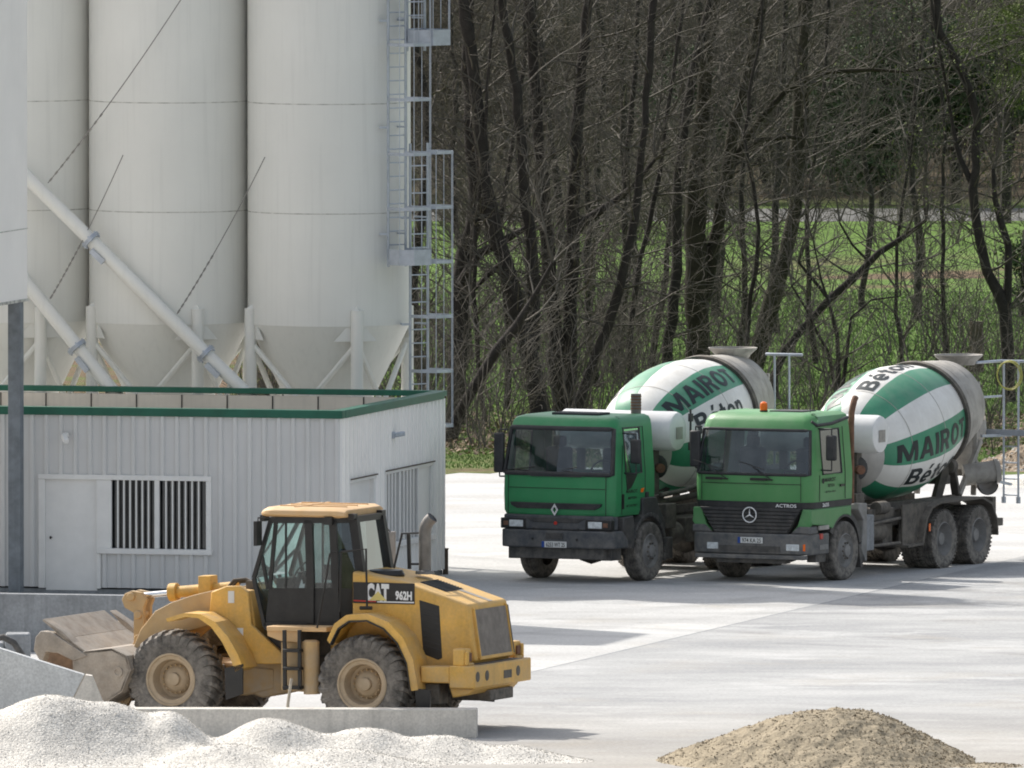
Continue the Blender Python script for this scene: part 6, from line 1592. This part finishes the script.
xw = lambda px, Y: on(px, 200, Y).x
evergreen('big dark evergreen tree above the road, right of the middle', xw(885, 161), 161, [(0, 0, 1.6, 1.4), (-.9, 0, 1.2, 1.1), (.9, .5, 2.4, 1.3), (-.4, 0, 3.0, 1.5), (.4, 0, 4.2, 1.5), (1.4, 0, 3.6, 1.1), (-1.6, .5, 2.2, .9)], 26000, .07, 31)
evergreen('dark evergreen tree near the twisted trunk, beyond the road', xw(955, 162), 162, [(0, 0, 2.8, 1.1), (.8, 0, 3.6, 1.1), (-.6, .4, 4.0, 1.0), (1.6, 0, 2.7, .8)], 14000, .07, 32)
evergreen('small dark green bush at the right edge, in the meadow', xw(1026, 100), 100, [(0, 0, .5, .5), (.3, 0, 1.0, .55), (-.1, 0, 1.4, .4)], 2500, .06, 33)
evergreen('loose yellow green tree in fresh leaf at the upper right', xw(1005, 150), 150, [(0, 0, 5.0, 1.0), (.9, 0, 4.4, .9), (-.9, 0, 4.8, .8), (.3, 0, 3.5, .7)], 11000, .045, 34, 'bud')
evergreen('dark evergreen tree low beyond the road, centre left', xw(690, 163), 163, [(0, 0, 1.2, .9), (.7, 0, 2.2, 1.0), (-.6, 0, 2.6, .8), (0, 0, 3.6, .7)], 8000, .07, 35)
# posts in the meadow
for px, py, wd, hgt, lab in ((922, 268, .07, .75, 'thin brown post in the meadow before the road'), (976, 372, .17, 1.1, 'thick dark wooden stump left of the twisted trunk')):
    a = at(px, py); g = MB(); g.tube([(a.x, a.y, -.05), (a.x + .01, a.y, hgt * .5), (a.x, a.y, hgt)], [wd, wd * .95, wd * .9], 9); o = g.build('meadow_post', M['wooddk'], smooth=50); tag(o, lab, 'post')
# grass blades on the meadow
rs = np.random.RandomState(4)
def blades(name, n, y0, y1, xfun, h0, h1, m):
    Y = rs.uniform(y0, y1, n); X = np.array([xfun(y) for y in Y]); hh = rs.uniform(h0, h1, n); a = rs.uniform(0, 2 * PI, n); w2 = hh * .16 + .004
    lx, ly = rs.normal(0, .3, n) * hh, rs.normal(0, .3, n) * hh
    V = np.empty((n, 3, 3)); V[:, 0] = np.stack([X - np.cos(a) * w2, Y - np.sin(a) * w2, np.zeros(n)], 1); V[:, 1] = np.stack([X + np.cos(a) * w2, Y + np.sin(a) * w2, np.zeros(n)], 1); V[:, 2] = np.stack([X + lx, Y + ly, hh], 1)
    o = np_mesh(name, V.reshape(-1, 3), np.arange(n * 3).reshape(-1, 3), m, smooth=False); o['kind'] = 'stuff'; return o
M['blade'] = mat('grass_blades', (.135, .225, .05), .7, var=.35, scale=.6)
M['leafl'] = mat('dead_leaves', (.24, .18, .125), .9, var=.5, scale=3)
blades('grass', 130000, 36, 112, lambda y: rs.uniform(-6, halfw(y)), .03, .085, M['blade'])
def leaves(name, n, y0, y1, x0, x1, m):
    Y = rs.uniform(y0, y1, n); X = rs.uniform(x0, x1, n); V = np.empty((n, 4, 3)); s = rs.uniform(.03, .07, n); a = rs.uniform(0, 2 * PI, n); t = rs.normal(0, .6, n)
    for k, (u, v) in enumerate(((-1, 0), (0, -.6), (1, 0), (0, .6))):
        V[:, k, 0] = X + (np.cos(a) * u - np.sin(a) * v) * s; V[:, k, 1] = Y + (np.sin(a) * u + np.cos(a) * v) * s; V[:, k, 2] = .05 + (np.sin(t) * u + .3 * v) * s + rs.uniform(0, .05, n)
    o = np_mesh(name, V.reshape(-1, 3), np.arange(n * 4).reshape(-1, 4), m, smooth=False); o['kind'] = 'stuff'; return o
leaves('dead_leaves', 11000, 40, 56, -14, 16, M['leafl'])
